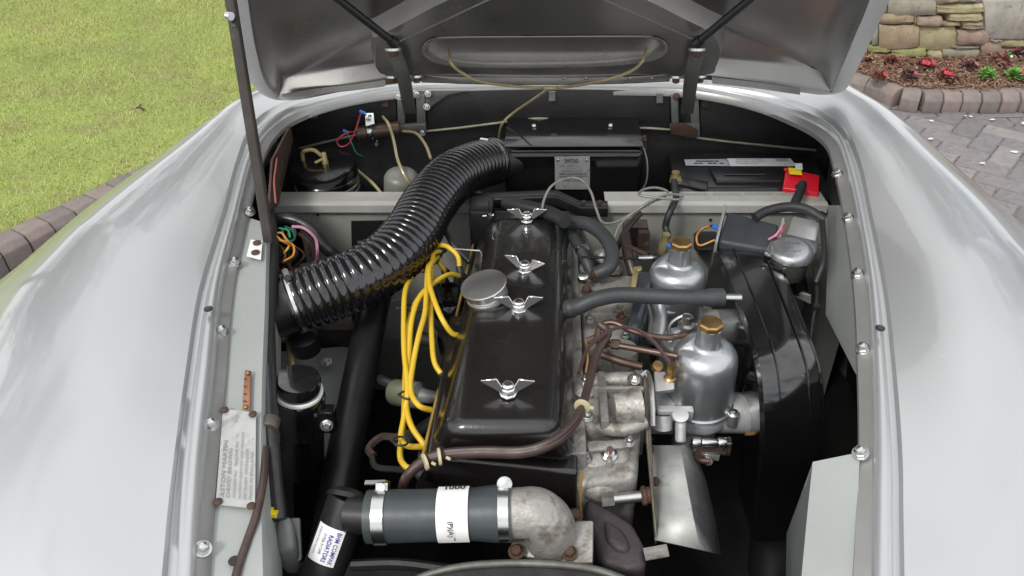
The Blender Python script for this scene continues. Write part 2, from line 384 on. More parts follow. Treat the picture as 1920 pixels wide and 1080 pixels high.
# dry stone wall: stones picked from the photo
stone_cols = {'g': (.27, .25, .2), 'y': (.33, .29, .17), 'b': (.29, .23, .15), 'w': (.34, .32, .28), 'm': (.24, .24, .1), 'p': (.3, .22, .17)}
stone_m = {k: mat('wall_stone_'+{'g': 'grey', 'y': 'yellow', 'b': 'buff', 'w': 'pale', 'm': 'mossy', 'p': 'pink'}[k], c, .9, 0, .3, 14, bump=1, bscale=45, spots=tuple(x*.45 for x in c), spot_scale=22, spot_cut=.57) for k, c in stone_cols.items()}
wall = empty('stone_wall', samp(WC, .5), 'low dry stone retaining wall behind the flower bed', 'wall')
def stone(corners, m, parent=wall, depth=.12):
    # corners: world quad (bl, br, tr, tl), extruded away from the drive, with uneven face
    bl, br, tr, tl = [Vector(c) for c in corners]
    X = (br-bl).normalized(); Nn = Vector((-X.y, X.x, 0)).normalized()
    if Nn.y < 0: Nn = -Nn
    g = G(); nx, nz_ = 5, 4; rows = []; prot = random.uniform(0, .02)
    for j in range(nz_+1):
        row = []
        for i in range(nx+1):
            u, v = i/nx, j/nz_
            p = bl.lerp(br, u).lerp(tl.lerp(tr, u), v)
            e = min(u, 1-u)*2, min(v, 1-v)*2
            rim = (1-min(1, e[0]*2.2))**2*.014+(1-min(1, e[1]*2))**2*.012
            p = p+Nn*(rim-prot+random.uniform(-.004, .004))+Vector((random.uniform(-.003, .003), 0, random.uniform(-.003, .003)))
            row.append(p)
        rows.append(row)
    g.grid(rows); nb = len(g.v)
    ring = [i for i in range(nx+1)]+[(j+1)*(nx+1)+nx for j in range(nz_)]+[nz_*(nx+1)+i for i in range(nx-1, -1, -1)]+[j*(nx+1) for j in range(nz_-1, 0, -1)]
    for i in ring: g.v.append(g.v[i]+Nn*depth)
    k = len(ring)
    for a in range(k): g.face([ring[a], ring[(a+1) % k], nb+(a+1) % k, nb+a])
    g.face([nb+a for a in range(k)][::-1])
    part('stone', g, m, parent, ang=50)
def wall_pt(px, py):
    # intersect the ray with the vertical wall surface following WC
    d = ray(px, py); best = None
    for i in range(len(WC)-1):
        a, b = WC[i], WC[i+1]; n_ = Vector((-(b.y-a.y), b.x-a.x, 0))
        den = d.dot(n_)
        if abs(den) < 1e-9: continue
        t = (a-CAM).dot(n_)/den; p = CAM+d*t; s_ = (p-a).dot(b-a)/(b-a).length_squared
        if -.01 <= s_ <= 1.01 and t > 0 and (best is None or t < best[0]): best = (t, p)
    return best[1] if best else None
ST = [(285, -6, 525, 78, 'g'), (530, 24, 768, 68, 'y'), (240, 72, 415, 122, 'b'), (430, 86, 560, 134, 'p'), (595, 70, 757, 108, 'y'), (553, 112, 655, 134, 'b'), (660, 112, 766, 150, 'b'),
      (240, 128, 440, 243, 'b'), (446, 140, 632, 255, 'y'), (636, 154, 796, 228, 'p'), (772, 6, 985, 196, 'w'), (180, 232, 296, 272, 'm'), (300, 248, 478, 292, 'm'), (490, 262, 564, 312, 'y'),
      (568, 250, 752, 302, 'g'), (757, 210, 860, 300, 'p'), (862, 200, 985, 245, 'y'), (195, 118, 236, 228, 'g'), (800, 200, 858, 208, 'g'), (600, 232, 752, 246, 'g'), (270, -40, 520, -10, 'y'), (525, -40, 640, 18, 'b'), (645, -50, 770, 18, 'w'), (862, 250, 985, 300, 'b'), (568, 306, 860, 330, 'g'), (180, 278, 296, 310, 'b'), (415, 60, 428, 130, 'b'), (180, 0, 280, 66, 'b'), (100, 80, 232, 112, 'g'), (60, 118, 190, 225, 'y'), (40, 232, 175, 275, 'b')]
zx = lambda x: 1560+x/2.7
zy = lambda y: y/2.7
for (x0, y0, x1, y1, k) in ST:
    c = [wall_pt(zx(x0), zy(y1)), wall_pt(zx(x1), zy(y1)), wall_pt(zx(x1), zy(y0)), wall_pt(zx(x0), zy(y0))]
    if None in c: continue
    stone(c, stone_m[k])
# the wall goes on either side of the view
def run_wall(t0, t1):
    z = .06
    while z < .40:
        h = random.uniform(.05, .09); t = t0
        while t < t1:
            l = random.uniform(.022, .05); a, b = samp(WC, t), samp(WC, min(t1, t+l*.94))
            stone([(a.x, a.y, z), (b.x, b.y, z), (b.x, b.y, z+h*.93), (a.x, a.y, z+h*.93)], stone_m[random.choice('gybwmp')]); t += l
        z += h
x_left = wall_pt(zx(40), 60); x_right = wall_pt(zx(985), 60)
ts = [(i/400, samp(WC, i/400)) for i in range(401)]
tl = max(t for t, p in ts if p.x < x_left.x); tr = min(t for t, p in ts if p.x > x_right.x)
run_wall(0, tl); run_wall(tr+.004, 1)
# soil bank behind the wall
rows = []
for i in range(41):
    a = samp(WC, i/40); dirn = Vector((-.15, 1, 0)).normalized(); row = [Vector((a.x, a.y+.1, -.05)), Vector((a.x, a.y+.1, .3)), Vector((a.x, a.y+.14, .355))]
    for j in range(1, 8): q = a+dirn*(.14+j*.35); q.z = .36+j*.04+random.uniform(-.02, .02); row.append(q)
    rows.append(row)
part('soil_bank', G().grid(rows), mulch_m, kind='structure')

# ---- lawn and its kerb on the left
LK = [P(-160, 588, .0), P(0, 508, .0), P(60, 478, 0), P(130, 442, 0), P(210, 400, 0)]
dirv = (LK[-1]-LK[1]).normalized()
LK = [LK[0]-dirv*2, LK[0]-dirv]+LK+[LK[-1]+dirv*.4, LK[-1]+dirv*.8, LK[-1]+dirv*1.3+Vector((.05, .1, 0)), LK[-1]+dirv*2+Vector((.1, .4, 0))]
# top of the kerb shows at the line above; shift to its foot
LC = catmull(LK, 12)
lk = empty('lawn_kerb', LC[len(LC)//2], 'brown kerb blocks edging the lawn beside the left wing', 'kerb')
def kerb2(k):
    q = G(); h = KERB_Z
    q.plate([(-.047, -.05, 0), (-.047, -.05, h-.025), (-.047, -.028, h), (-.047, .06, h), (-.047, .06, 0)], Vector((.094, 0, 0)))
    return q.mesh('kerb_block', [kb[k]], Vector((0, 0, 0)), .005, 2)
k2 = [kerb2(k) for k in range(3)]
for k, (p, a) in enumerate(along(LC, .098)):
    o = bpy.data.objects.new('kerb_block', k2[k*5 % 3]); C.objects.link(o); o.parent = lk; o.location = p-wp(lk)+Vector((0, 0, random.uniform(-.002, .002))); o.rotation_euler.z = a+random.uniform(-.02, .02)
def lawn_off(p):  # signed distance side: positive on the lawn
    best = 1e9; sd_ = 0
    for i in range(0, len(LC)-1, 3):
        a, b = LC[i], LC[min(i+3, len(LC)-1)]; ab = b-a; t = max(0, min(1, (p-a).dot(ab)/ab.length_squared)); q = a+ab*t; d = (p-q).length
        if d < best: best = d; cr_ = ab.x*(p.y-a.y)-ab.y*(p.x-a.x); sd_ = 1 if cr_ > 0 else -1
    return best*sd_
g = G(); rows = []
for i in range(61):
    a = samp(LC, i/60); nn = Vector((-dirv.y, dirv.x, 0)); rows.append([a+nn*.05+Vector((0, 0, -.1)), a+nn*.05+Vector((0, 0, KERB_Z-.02))]+[a+nn*(.05+d)+Vector((0, 0, KERB_Z-.012)) for d in (.05, .4, 1, 2, 4, 8, 16, 40)])
grass_base = mat('grass_soil', (.25, .30, .08), .95, 0, .3, 2.2, bump=1, bscale=60, spots=(.24, .24, .09), spot_scale=3.5, spot_cut=.5)
part('lawn', G().grid(rows), grass_base, kind='structure')
# blades of grass as one mesh
def grass():
    rng = np.random.default_rng(3); n = 340000
    x = rng.uniform(-4.6, -.35, n); y = rng.uniform(1.2, 7.2, n)
    lc = np.array([[p.x, p.y] for p in LC]); o = np.argsort(lc[:, 1]); 
    a = np.array([LC[0].x, LC[0].y]); # signed side by interpolation along x of the kerb curve
    lx, ly = lc[:, 0], lc[:, 1]; oo = np.argsort(lx); yy = np.interp(x, lx[oo], ly[oo], left=-9, right=99)
    keep = (y > yy+.06)
    # thin out with distance
    x, y = x[keep], y[keep]; n = len(x)
    nzv = np.sin(x*3.1+np.sin(y*2.3)*1.5)*np.cos(y*2.7+np.sin(x*1.9))+.5*np.sin(x*7.7+y*5.1)
    h = rng.uniform(.010, .026, n)*(1+.15*nzv); ang = rng.uniform(0, 2*np.pi, n); lean = rng.uniform(.4, 1.5, n); wd = rng.uniform(.0011, .0024, n)
    z0 = KERB_Z-.016
    la = rng.uniform(0, 2*np.pi, n)
    v = np.zeros((n, 3, 3))
    v[:, 0, 0] = x-np.cos(ang)*wd; v[:, 0, 1] = y-np.sin(ang)*wd; v[:, 0, 2] = z0
    v[:, 1, 0] = x+np.cos(ang)*wd; v[:, 1, 1] = y+np.sin(ang)*wd; v[:, 1, 2] = z0
    v[:, 2, 0] = x+np.cos(la)*h*lean; v[:, 2, 1] = y+np.sin(la)*h*lean; v[:, 2, 2] = z0+h
    org = np.array([-2.4, 3.5, z0]); v -= org
    me = bpy.data.meshes.new('grass'); me.vertices.add(n*3); me.vertices.foreach_set('co', v.ravel())
    me.loops.add(n*3); me.loops.foreach_set('vertex_index', np.arange(n*3)); me.polygons.add(n)
    me.polygons.foreach_set('loop_start', np.arange(0, n*3, 3)); me.polygons.foreach_set('loop_total', np.full(n, 3))
    cols = [(.38, .45, .11), (.43, .49, .13), (.49, .50, .18), (.32, .41, .10), (.52, .49, .25)]
    for k, c in enumerate(cols): me.materials.append(mat('grass_blade_%s' % 'abcde'[k], c, .6, 0, .15, 3))
    pr = np.clip(.5+.28*nzv+rng.normal(0, .35, n), 0, .999)
    mi = np.where(pr < .25, 3, np.where(pr < .5, 0, np.where(pr < .75, 1, 2))); mi = np.where(rng.random(n) < .07, 4, mi)
    me.polygons.foreach_set('material_index', mi.astype(np.int32)); me.update(); me.validate()
    ob = bpy.data.objects.new('grass', me); C.objects.link(ob); ob.location = org; ob['kind'] = 'stuff'; ob['label'] = 'short mown yellow-green grass of the lawn'; ob['category'] = 'grass'
grass()
# twig on the lawn, small petals on the paving
g = G(); a = P(256, 202, KERB_Z+.01); b = P(270, 206, KERB_Z+.012)
g.tube([a, a.lerp(b, .5)+Vector((0, 0, .006)), b], .005, 6); g.tube([a.lerp(b, .3), a.lerp(b, .3)+Vector((.005, .02, .012))], .003, 5)
part('twig', g, mat('twig_bark', (.06, .045, .035), .9), cat='twig', label='short dark twig lying on the lawn')
g = G(); g.smooth = False
for (x, y) in [(1728, 202), (1815, 218), (1860, 224), (1903, 284), (1842, 307), (1746, 262), (1916, 232), (1750, 228), (1790, 330)]:
    for k in range(3):
        c = P(x+random.uniform(-5, 5), y+random.uniform(-2, 2), .012); r = random.uniform(.006, .014)
        g.face([len(g.v)+i for i in range(5)]); g.v += [c+Vector((math.cos(i*1.257)*r, math.sin(i*1.257)*r*.7, random.uniform(0, .004))) for i in range(5)]
part('fallen_petals', g, mat('petal_white', (.7, .7, .72), .6), kind='stuff', cat='petals', label='tiny white petals scattered on the grey paving')

# ---- bedding plants
leaf_m = {'red': mat('bronze_leaf', (.16, .06, .045), .4, 0, .3, 40), 'green': mat('bright_green_leaf', (.12, .3, .05), .45, 0, .3, 40), 'dark': mat('dark_purple_leaf', (.11, .055, .06), .45, 0, .3, 40)}
fl_m = {'red': mat('red_petal', (.42, .03, .045), .5), 'pink': mat('pink_petal', (.6, .25, .38), .5), 'white': mat('white_petal', (.75, .72, .72), .5), 'yellow': mat('yellow_petal', (.7, .6, .1), .5), 'magenta': mat('magenta_petal', (.5, .05, .15), .5), 'purple': mat('purple_petal', (.1, .03, .14), .5)}
def plant(cx, cy, size, leaf, flower, nfl, label, zoff=0):
    px, py = zx(cx), zy(cy); base = P(px, py, .11)
    t = empty('bedding_plant', base, label, 'flower', 'bedding plants in the bark mulch')
    r = sz(base, size/2.7/2)*1.25; g = G(); g.smooth = True
    for i in range(70):
        a = random.uniform(0, 6.28); e = random.uniform(.15, 1.3); d = Vector((math.cos(a)*math.cos(e), math.sin(a)*math.cos(e), math.sin(e)))
        c = base+d*r*random.uniform(.45, 1); X = d.cross(Vector((0, 0, 1))).normalized(); Z = (d+Vector((random.gauss(0, .4), random.gauss(0, .4), random.gauss(0, .4)))).normalized()
        l = r*random.uniform(.35, .6); b = len(g.v); Xw = X*l*.45
        g.v += [c-Z*l*.5, c-Xw+Z*l*.05, c+Z*l*.6+Vector((0, 0, -.1*l)), c+Xw+Z*l*.05, c+Vector((0, 0, l*.12))]
        for f in ((0, 3, 4), (3, 2, 4), (2, 1, 4), (1, 0, 4)): g.face([b+i for i in f])
    g.tube([base+Vector((0, 0, -.015)), base+Vector((0, 0, r*.6))], .004, 5, 1)
    part('foliage', g, leaf_m[leaf], t)
    for k in range(nfl):
        a = random.uniform(0, 6.28); d = Vector((math.cos(a)*.5, math.sin(a)*.5-.25, .8)).normalized(); c = base+d*r*(.95 if nfl > 1 else 1.0); q = G(); x, y = perp(d)
        fr = r*random.uniform(.2, .32)
        for i in range(5):
            an = i*1.257+random.uniform(-.15, .15); rd = x*math.cos(an)+y*math.sin(an); sd2 = d.cross(rd); b = len(q.v)
            q.v += [c, c+rd*fr*.6+sd2*fr*.45+d*fr*.1, c+rd*fr+d*fr*.25, c+rd*fr*.6-sd2*fr*.45+d*fr*.1]; q.face([b, b+1, b+2, b+3])
        part('blossom', q, fl_m[flower], t)
plant(178, 318, 50, 'dark', 'yellow', 2, 'purple-leaved plant with a pale yellow flower right beside the open bonnet')
plant(295, 325, 70, 'red', 'red', 3, 'red-flowered plant at the wall foot, second from the bonnet')
plant(232, 398, 75, 'red', 'red', 3, 'red-flowered plant nearest to the silver wing, at the kerb side of the bed')
plant(472, 345, 88, 'red', 'red', 5, 'red-flowered bronze plant under the square yellow wall stone')
plant(385, 395, 75, 'dark', 'magenta', 1, 'dark-leaved plant with hardly any flower in the middle of the bed')
plant(580, 398, 90, 'red', 'red', 5, 'large red and pink flowered plant close to the kerb blocks')
plant(692, 348, 70, 'dark', 'pink', 2, 'dark-leaved plant with one pale pink flower on top')
plant(785, 392, 80, 'green', 'white', 0, 'bright green plant without flowers by the kerb blocks')
plant(845, 325, 85, 'red', 'magenta', 1, 'bronze-leaved bushy plant left of the white flower')
plant(895, 300, 50, 'green', 'white', 2, 'small plant with a white flower below the large pale wall stone')
plant(925, 392, 80, 'green', 'red', 1, 'green plant topped by one big red flower at the right edge')
plant(940, 290, 80, 'dark', 'red', 2, 'dark-leaved plant against the wall at the right edge')
plant(958, 402, 50, 'dark', 'purple', 2, 'small purple plant at the lower right end of the bed')

# ---- trees standing beyond the garden, above the photograph's upper edge (they show in the paint)
leafy = mat('tree_leaves', (.06, .1, .03), .6, 0, .3, 1.2); bark = mat('tree_bark', (.09, .07, .05), .9, 0, .3, 8, bump=.8, bscale=30)
def tree(x, y, h, r, label, seed):
    rd = random.Random(seed); t = empty('garden_tree', (x, y, .1), label, 'tree', 'trees beyond the garden')
    g = G(); g.tube([(x, y, 0), (x+.1, y, h*.4), (x-.1, y+.1, h*.85)], lambda q: .22*(1-q*.8), 10); 
    for k in range(7):
        a = k*.9; b = Vector((x, y, h*(.35+.07*k))); g.tube([b, b+Vector((math.cos(a), math.sin(a), .5))*r*.35, b+Vector((math.cos(a), math.sin(a), .6))*r*.75], lambda q: .09*(1-q*.8), 6)
    part('trunk', g, bark, t)
    g = G(); g.smooth = False; cl = [Vector((rd.gauss(0, .45)*r, rd.gauss(0, .45)*r, h*.62+rd.gauss(0, .17)*h)) for _ in range(26)]
    for c in cl:
        cr_ = rd.uniform(.22, .42)*r
        for k in range(330):
            d = Vector((rd.gauss(0, 1), rd.gauss(0, 1), rd.gauss(0, 1))).normalized()*cr_*rd.uniform(.5, 1)**.5; p = Vector((x, y, 0))+c+d
            X = Vector((rd.gauss(0, 1), rd.gauss(0, 1), rd.gauss(0, 1))).normalized(); Y, Z = perp(X); l = rd.uniform(.11, .2); b = len(g.v)
            g.v += [p-X*l, p+Y*l*.6, p+X*l, p-Y*l*.6]; g.face([b, b+1, b+2, b+3])
    part('crown', g, leafy, t)
tree(-6.5, 16, 12, 4.4, 'leafy tree standing beyond the lawn', 1)
tree(-.5, 19, 12, 4.6, 'leafy tree standing behind the car', 2)
tree(6.5, 16, 12.5, 4.4, 'leafy tree rising behind the stone wall', 3)
tree(13, 10, 10.5, 4.0, 'leafy tree right of the paved drive', 4)
tree(-13, 10.5, 11, 4.4, 'leafy tree at the far left side of the lawn', 5)

# ================================================================ THE CAR
car = empty('vintage_car', (0, 1.5, 0), 'silver vintage sports car with its bonnet open over the engine bay', 'car')
def cp(name, g, mats, label=None, parent=None, **k): return part(name, g, mats, parent or car, label, **k)

# rim of the engine bay: stations (a inner flange edge, b lip inner, c lip outer, d wing edge) pixels, height
RS = [((378, 1330), (340, 1330), (300, 1330), (272, 1330), .81), ((386, 1200), (352, 1200), (315, 1200), (288, 1200), .83), ((393, 1080), (364, 1080), (328, 1080), (303, 1080), .845),
      ((400, 960), (372, 960), (334, 960), (314, 960), .858), ((409, 850), (382, 850), (342, 850), (327, 850), .87), ((424, 700), (398, 700), (361, 700), (347, 700), .883), ((438, 540), (413, 540), (388, 540), (373, 540), .895),
      ((466, 400), (447, 400), (430, 400), (416, 400), .905), ((492, 300), (473, 300), (458, 300), (443, 300), .91), ((520, 252), (502, 246), (488, 240), (472, 232), .914),
      ((562, 222), (550, 211), (541, 203), (530, 193), .917), ((640, 196), (635, 187), (632, 180), (628, 171), .92), ((740, 179), (740, 170), (738, 165), (737, 158), .922),
      ((880, 173), (880, 165), (880, 160), (880, 153), .924), ((1020, 171), (1020, 163), (1020, 158), (1020, 151), .924), ((1160, 172), (1160, 164), (1160, 159), (1160, 152), .924), ((1285, 176), (1286, 167), (1287, 162), (1288, 155), .922),
      ((1400, 197), (1404, 187), (1408, 180), (1413, 171), .92), ((1492, 232), (1500, 218), (1507, 209), (1518, 198), .917), ((1545, 266), (1560, 252), (1568, 245), (1582, 236), .914),
      ((1563, 310), (1584, 306), (1598, 303), (1613, 300), .91), ((1582, 400), (1606, 400), (1622, 400), (1635, 400), .905), ((1601, 540), (1628, 540), (1649, 540), (1663, 540), .895),
      ((1609, 700), (1637, 700), (1665, 700), (1681, 700), .883), ((1611, 850), (1640, 850), (1675, 850), (1692, 850), .87), ((1606, 960), (1640, 960), (1676, 960), (1694, 960), .858), ((1600, 1080), (1640, 1080), (1677, 1080), (1696, 1080), .845),
      ((1592, 1200), (1638, 1200), (1678, 1200), (1698, 1200), .83), ((1580, 1330), (1632, 1330), (1676, 1330), (1699, 1330), .81)]
cols = []
for (a, b, c, d, z) in RS:
    A_, B_, C_, D_ = P(*a, z-.012), P(*b, z-.004), P(*c, z), P(*d, z)
    cols.append([A_+Vector((0, 0, -.008)), A_, A_.lerp(B_, .85), B_+Vector((0, 0, .006)), B_.lerp(C_, .35)+Vector((0, 0, .008)), C_.lerp(B_, .15)+Vector((0, 0, .004)), C_.lerp(D_, .1)+Vector((0, 0, -.010)), C_.lerp(D_, .8)+Vector((0, 0, -.010)), D_])
rings = [catmull([c[k] for c in cols], 5) for k in range(9)]
g = G()
g.grid([[rings[k][i] for k in range(0, 3)] for i in range(len(rings[0]))])
flange = cp('bay_flange', g, rimpaint, 'dark grey bolted flange round the engine bay', ang=60)
g = G(); g.grid([[rings[k][i] for k in range(2, 9)] for i in range(len(rings[0]))])
cp('bay_gutter', g, silver, 'silver rain gutter and raised lip round the engine bay', ang=70)
# wings and scuttle: from the gutter edge out to the silhouette
OL = [Vector((-.80, .10, .62)), Vector((-.835, .26, .70)), Vector((-.85, .42, .76)), Vector((-.855, .6, .80)), Vector((-.85, .76, .825)), P(-40, 568, .84), P(50, 485, .855), P(165, 388, .88), P(290, 297, .90), P(400, 218, .915), P(470, 172, .925), Vector((-.50, 1.85, .915)), Vector((-.36, 1.93, .92)), Vector((-.16, 1.95, .925)), Vector((0, 1.95, .925)), Vector((.18, 1.95, .925)), Vector((.36, 1.93, .92)), Vector((.55, 1.87, .915)),
      P(1598, 162, .925), P(1672, 208, .915), P(1782, 302, .90), P(1918, 424, .875)]
q = OL[-1]; OL += [Vector((q.x+.02, q.y-.2, .85)), Vector((q.x+.03, q.y-.38, .825)), Vector((q.x+.03, q.y-.52, .80)), Vector((q.x+.02, q.y-.66, .76)), Vector((q.x, q.y-.8, .71)), Vector((q.x-.02, q.y-.92, .66)), Vector((q.x-.05, q.y-1.05, .60))]
outer = catmull(OL, 5); inner = rings[8]
rows = []
for i in range(len(inner)):
    a, b = inner[i], outer[i]; row = []; side = min(1, max(0, (abs(a.x)-.25)/.2)); fade = 1-.85*min(1, max(0, (a.y-.95)/.45))
    for j in range(15):
        t = j/14; p = a.lerp(b, t); p.z += side*fade*(.055*math.sin(math.pi*t**1.1)**1.2 + .008*math.sin(math.pi*min(1, t*2.2))) + .004*math.sin(math.pi*t)
        row.append(p)
    dv = Vector((b.x, b.y-1.0, 0)) if abs(b.x) > .3 else Vector((0, 1, 0)); dv = Vector((math.copysign(1, b.x)*side, 1-side, 0)).normalized()
    row += [b+dv*.014+Vector((0, 0, -.022)), b+dv*.024+Vector((0, 0, -.065)), b+dv*.03+Vector((0, 0, -.18)), b+dv*.028+Vector((0, 0, -.32)), Vector((b.x, b.y, .25))]
    rows.append(row)
g = G(); g.grid(rows)
cp('front_body', g, silver, 'silver front wings and scuttle', ang=80)
# nose panel closing the front
g = G()
for rw in (rows[0], rows[-1]):
    g.grid([rw, [p+Vector((0, -.02, -.02)) for p in rw], [Vector((p.x, p.y-.03, min(p.z-.05, .5))) for p in rw], [Vector((p.x, p.y, .22)) for p in rw]])
cp('wing_front', g, silver, ang=80, kind=None)
li, ri = rows[0][0], rows[-1][0]; rr0 = []
for k in range(13):
    t = k/12; p = li.lerp(ri, t); bulge = math.sin(math.pi*t)*.10; y0 = p.y
    rr0.append([p+Vector((0, .03, -.012)), p+Vector((0, -.004-.2*bulge, 0)), p+Vector((0, -.06-bulge, -.03)), p+Vector((0, -.09-bulge*1.4, -.12)), p+Vector((0, -.10-bulge*1.5, -.30)), Vector((p.x, y0-.04-bulge, .25))])
g = G(); g.grid(rr0); cp('nose_panel', g, silver, ang=80)
# grommets on the lips
for (x, y) in ((391, 580), (1650, 616)):
    p = P(x, y, .905); g = G(); g.mi = 0; g.lathe([(.0062, 0), (.0062, .0015), (.005, .002)], p, (0, 0, 1), 16); g.mi = 1; g.lathe([(.004, 0), (.004, .003)], p, (0, 0, 1), 12)
    cp('rubber_stop', g, [rubber, greyrub], 'small oval rubber buffer on the gutter lip')
# flange bolts
bl = [(468, 398), (440, 493), (415, 622), (395, 797), (380, 1030), (1570, 327), (1590, 410), (1608, 515), (1618, 655), (1614, 850)]
first = None
for (x, y) in bl:
    z = np.interp(y, [300, 540, 850, 1080], [.9, .885, .862, .837]); p = P(x, y, z+.002)
    ax = Vector((.45 if x < 900 else -.45, -.15, 1)).normalized()
    if first is None or x > 900 and not first.get('r'):
        g = G(); g.hexbolt(p, ax, .0064, .009); g.lathe([(.005, .008), (.004, .0105), (.001, .0115)], p, ax, 12)
        first = cp('bolt', g, zinc, parent=flange, origin=p)
        if x > 900: first['r'] = 1
    else: dup(first, p, flange)
if 'r' in first: del first['r']

# ---- inner panels
zl = [(500, 420, .885), (497, 560, .875), (491, 720, .865), (489, 900, .845), (493, 1080, .825), (497, 1250, .80)]
al = [(466, 400, .893), (438, 540, .883), (424, 700, .871), (405, 900, .85), (393, 1080, .833), (383, 1250, .81)]
g = G(); A2 = catmull(pts(al), 5); Z2 = catmull(pts(zl), 5)
rows = [[a+Vector((-.01, 0, -.004)), a.lerp(z, .5)+Vector((0, 0, -.004)), z, z+Vector((.004, 0, -.006)), z+Vector((.004, 0, -.10)), z+Vector((-.06, 0, -.35)), z+Vector((-.06, 0, -.55))] for a, z in zip(A2, Z2)]
g.grid(rows); lp = cp('inner_wing_panel', g, panelgrey, 'pale grey inner wing panel carrying the chassis plate', ang=40)
# rear-left corner panel (dark, rusty, behind prop)
g = G(); g.plate([P(505, 400, .88), P(512, 300, .885), P(545, 235, .9), P(550, 262, .85), P(522, 385, .80)], .004)
cp('corner_gusset', g, mat('brown_gusset', (.11, .07, .055), .55, .3, .4, 30), 'brown rusty gusset in the rear left corner', bevel=.001)
# right side inner wall
g = G()
g.grid([[P(1582, 385, .88), P(1553, 385, .80)], [P(1592, 470, .88), P(1552, 480, .79)], [P(1602, 560, .875), P(1548, 590, .785)], [P(1609, 700, .868), P(1605, 702, .84)]])
cp('right_inner_wing_panel', g, panelgrey, 'pale grey inner panel beside the air box').name = 'side_panel'
g = G(); g.grid([[P(1524, 866, .850), P(1612, 848, .862)], [P(1514, 960, .832), P(1608, 960, .845)], [P(1502, 1090, .805), P(1601, 1090, .828)], [P(1497, 1300, .78), P(1594, 1300, .80)]]); g.grid([[P(1524, 866, .850), P(1612, 848, .862)], [P(1524, 866, .850)+Vector((0, .004, -.05)), P(1612, 848, .862)+Vector((0, .004, -.05))]])
cp('radiator_side_panel', g, panelgrey, 'pale grey boxed panel at the front right corner of the bay', bevel=.002)
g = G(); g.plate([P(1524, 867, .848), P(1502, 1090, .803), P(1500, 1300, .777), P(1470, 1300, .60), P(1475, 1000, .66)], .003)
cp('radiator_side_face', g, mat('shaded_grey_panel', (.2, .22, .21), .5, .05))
# added black walls and floor, stop light leaking into the bay
g = G(); g.smooth = False
g.box((.08, .95, .28), (1.5, 1.6, .02)); g.box((.7, .95, .5), (.02, 1.6, .5)); g.box((-.62, .95, .5), (.02, 1.6, .5)); g.box((.08, .16, .42), (1.4, .02, .5))
cp('bay_dark_liner', g, mblack, 'added black liner that keeps the depths of the engine bay dark')
# upper bulkhead
YB = 1.615
g = G(); g.smooth = False
rows = []
for k in range(25):
    x = 520+k*(1560-520)/24; yt = np.interp(x, [520, 560, 640, 740, 1020, 1285, 1400, 1490, 1560], [255, 215, 190, 172, 166, 170, 190, 225, 262]); t = PY(x, yt, YB+.005)
    rows.append([t, Vector((t.x, YB, .80)), Vector((t.x, YB-.02, .70)), Vector((t.x, YB-.02, .5))])
g.grid(rows); cp('upper_bulkhead', g, bulk, 'dull black textured bulkhead behind the battery')
for lab, poly in (('left black cover board on the bulkhead', [(550, 232), (600, 208), (680, 190), (742, 180), (744, 238), (650, 255), (562, 276)]),
             ('long central black cover board on the bulkhead', [(800, 182), (830, 172), (1020, 168), (1256, 170), (1256, 240), (1180, 236), (1100, 228), (1010, 220), (930, 228), (800, 243)]),
             ('right black cover board on the bulkhead', [(1312, 178), (1400, 198), (1480, 226), (1532, 250), (1530, 279), (1420, 268), (1312, 256)])):
    g = G(); g.plate([PY(x, y, YB-.02) for x, y in poly], .004); bo = cp('cover_board', g, board, lab, bevel=.001)
    low = [p for p in poly if p[1] > 215 or p[0] in ()]
strip = [(562, 278), (650, 257), (744, 240), (800, 246), (930, 231), (1010, 222), (1100, 231), (1180, 239), (1256, 243), (1312, 259), (1420, 271), (1530, 282)]
g = G(); g.tube([PY(x, y, YB-.023) for x, y in strip], .0028, 6, 2); cp('edge_strip', g, mat('pale_gasket_strip', (.34, .32, .24), .5, .3, .3, 40), 'pale strip along the lower edge of the black boards')
for (x, y) in ((590, 205), (722, 183), (1035, 172), (1237, 176), (1322, 183)):
    g = G(); g.plate([PY(x-6, y, YB-.028), PY(x+6, y, YB-.028), PY(x+6, y+17, YB-.028), PY(x-6, y+17, YB-.028)], .002); cp('retaining_clip', g, rust if x in (722, 1322) else steel)
# shelf lip, lower firewall
YL = 1.325
lip_z = P(1020, 385, 0); zlip = PY(1020, 380, YL).z
def lipseg(x0, x1, nm, lab):
    g = G(); a, b = PY(x0, 380, YL), PY(x1, 380, YL); a.z = b.z = zlip
    prof = [(.05, -.004), (.012, -.002), (.0, 0), (-.006, -.003), (-.007, -.018), (-.002, -.020), (-.001, -.024)]
    g.grid([[Vector((p.x, YL+u, zlip+v)) for u, v in prof] for p in (a, b)]); return cp(nm, g, lipgrey, lab)
lipseg(512, 900, 'shelf_lip', 'pale folded lip of the left bulkhead shelf'); lipseg(1135, 1552, 'shelf_lip', 'pale folded lip of the battery shelf')
g = G(); g.smooth = False
g.hexa([(-.50, YL+.002, .3), (.62, YL+.002, .3), (.62, YL+.004, .3), (-.50, YL+.004, .3), (-.50, YL+.002, zlip-.022), (.62, YL+.002, zlip-.022), (.62, YL+.004, zlip-.022), (-.50, YL+.004, zlip-.022)])
fw = cp('lower_firewall', g, panelgrey2, 'pale grey firewall panel below the shelf')
g = G(); g.smooth = False   # shelf floor
g.hexa([(-.52, YL+.04, .66), (.62, YL+.04, .66), (.62, YB, .66), (-.52, YB, .66), (-.52, YL+.04, .67), (.62, YL+.04, .67), (.62, YB, .67), (-.52, YB, .67)]); cp('battery_shelf', g, mblack)
for (x, y) in ((596, 402), (1095, 409), (1332, 412)):
    g = G(); p = PY(x, y, YL); g.lathe([(.003, 0), (.003, .0015)], p, (0, -1, 0), 12); cp('hole', g, blackink, parent=fw)
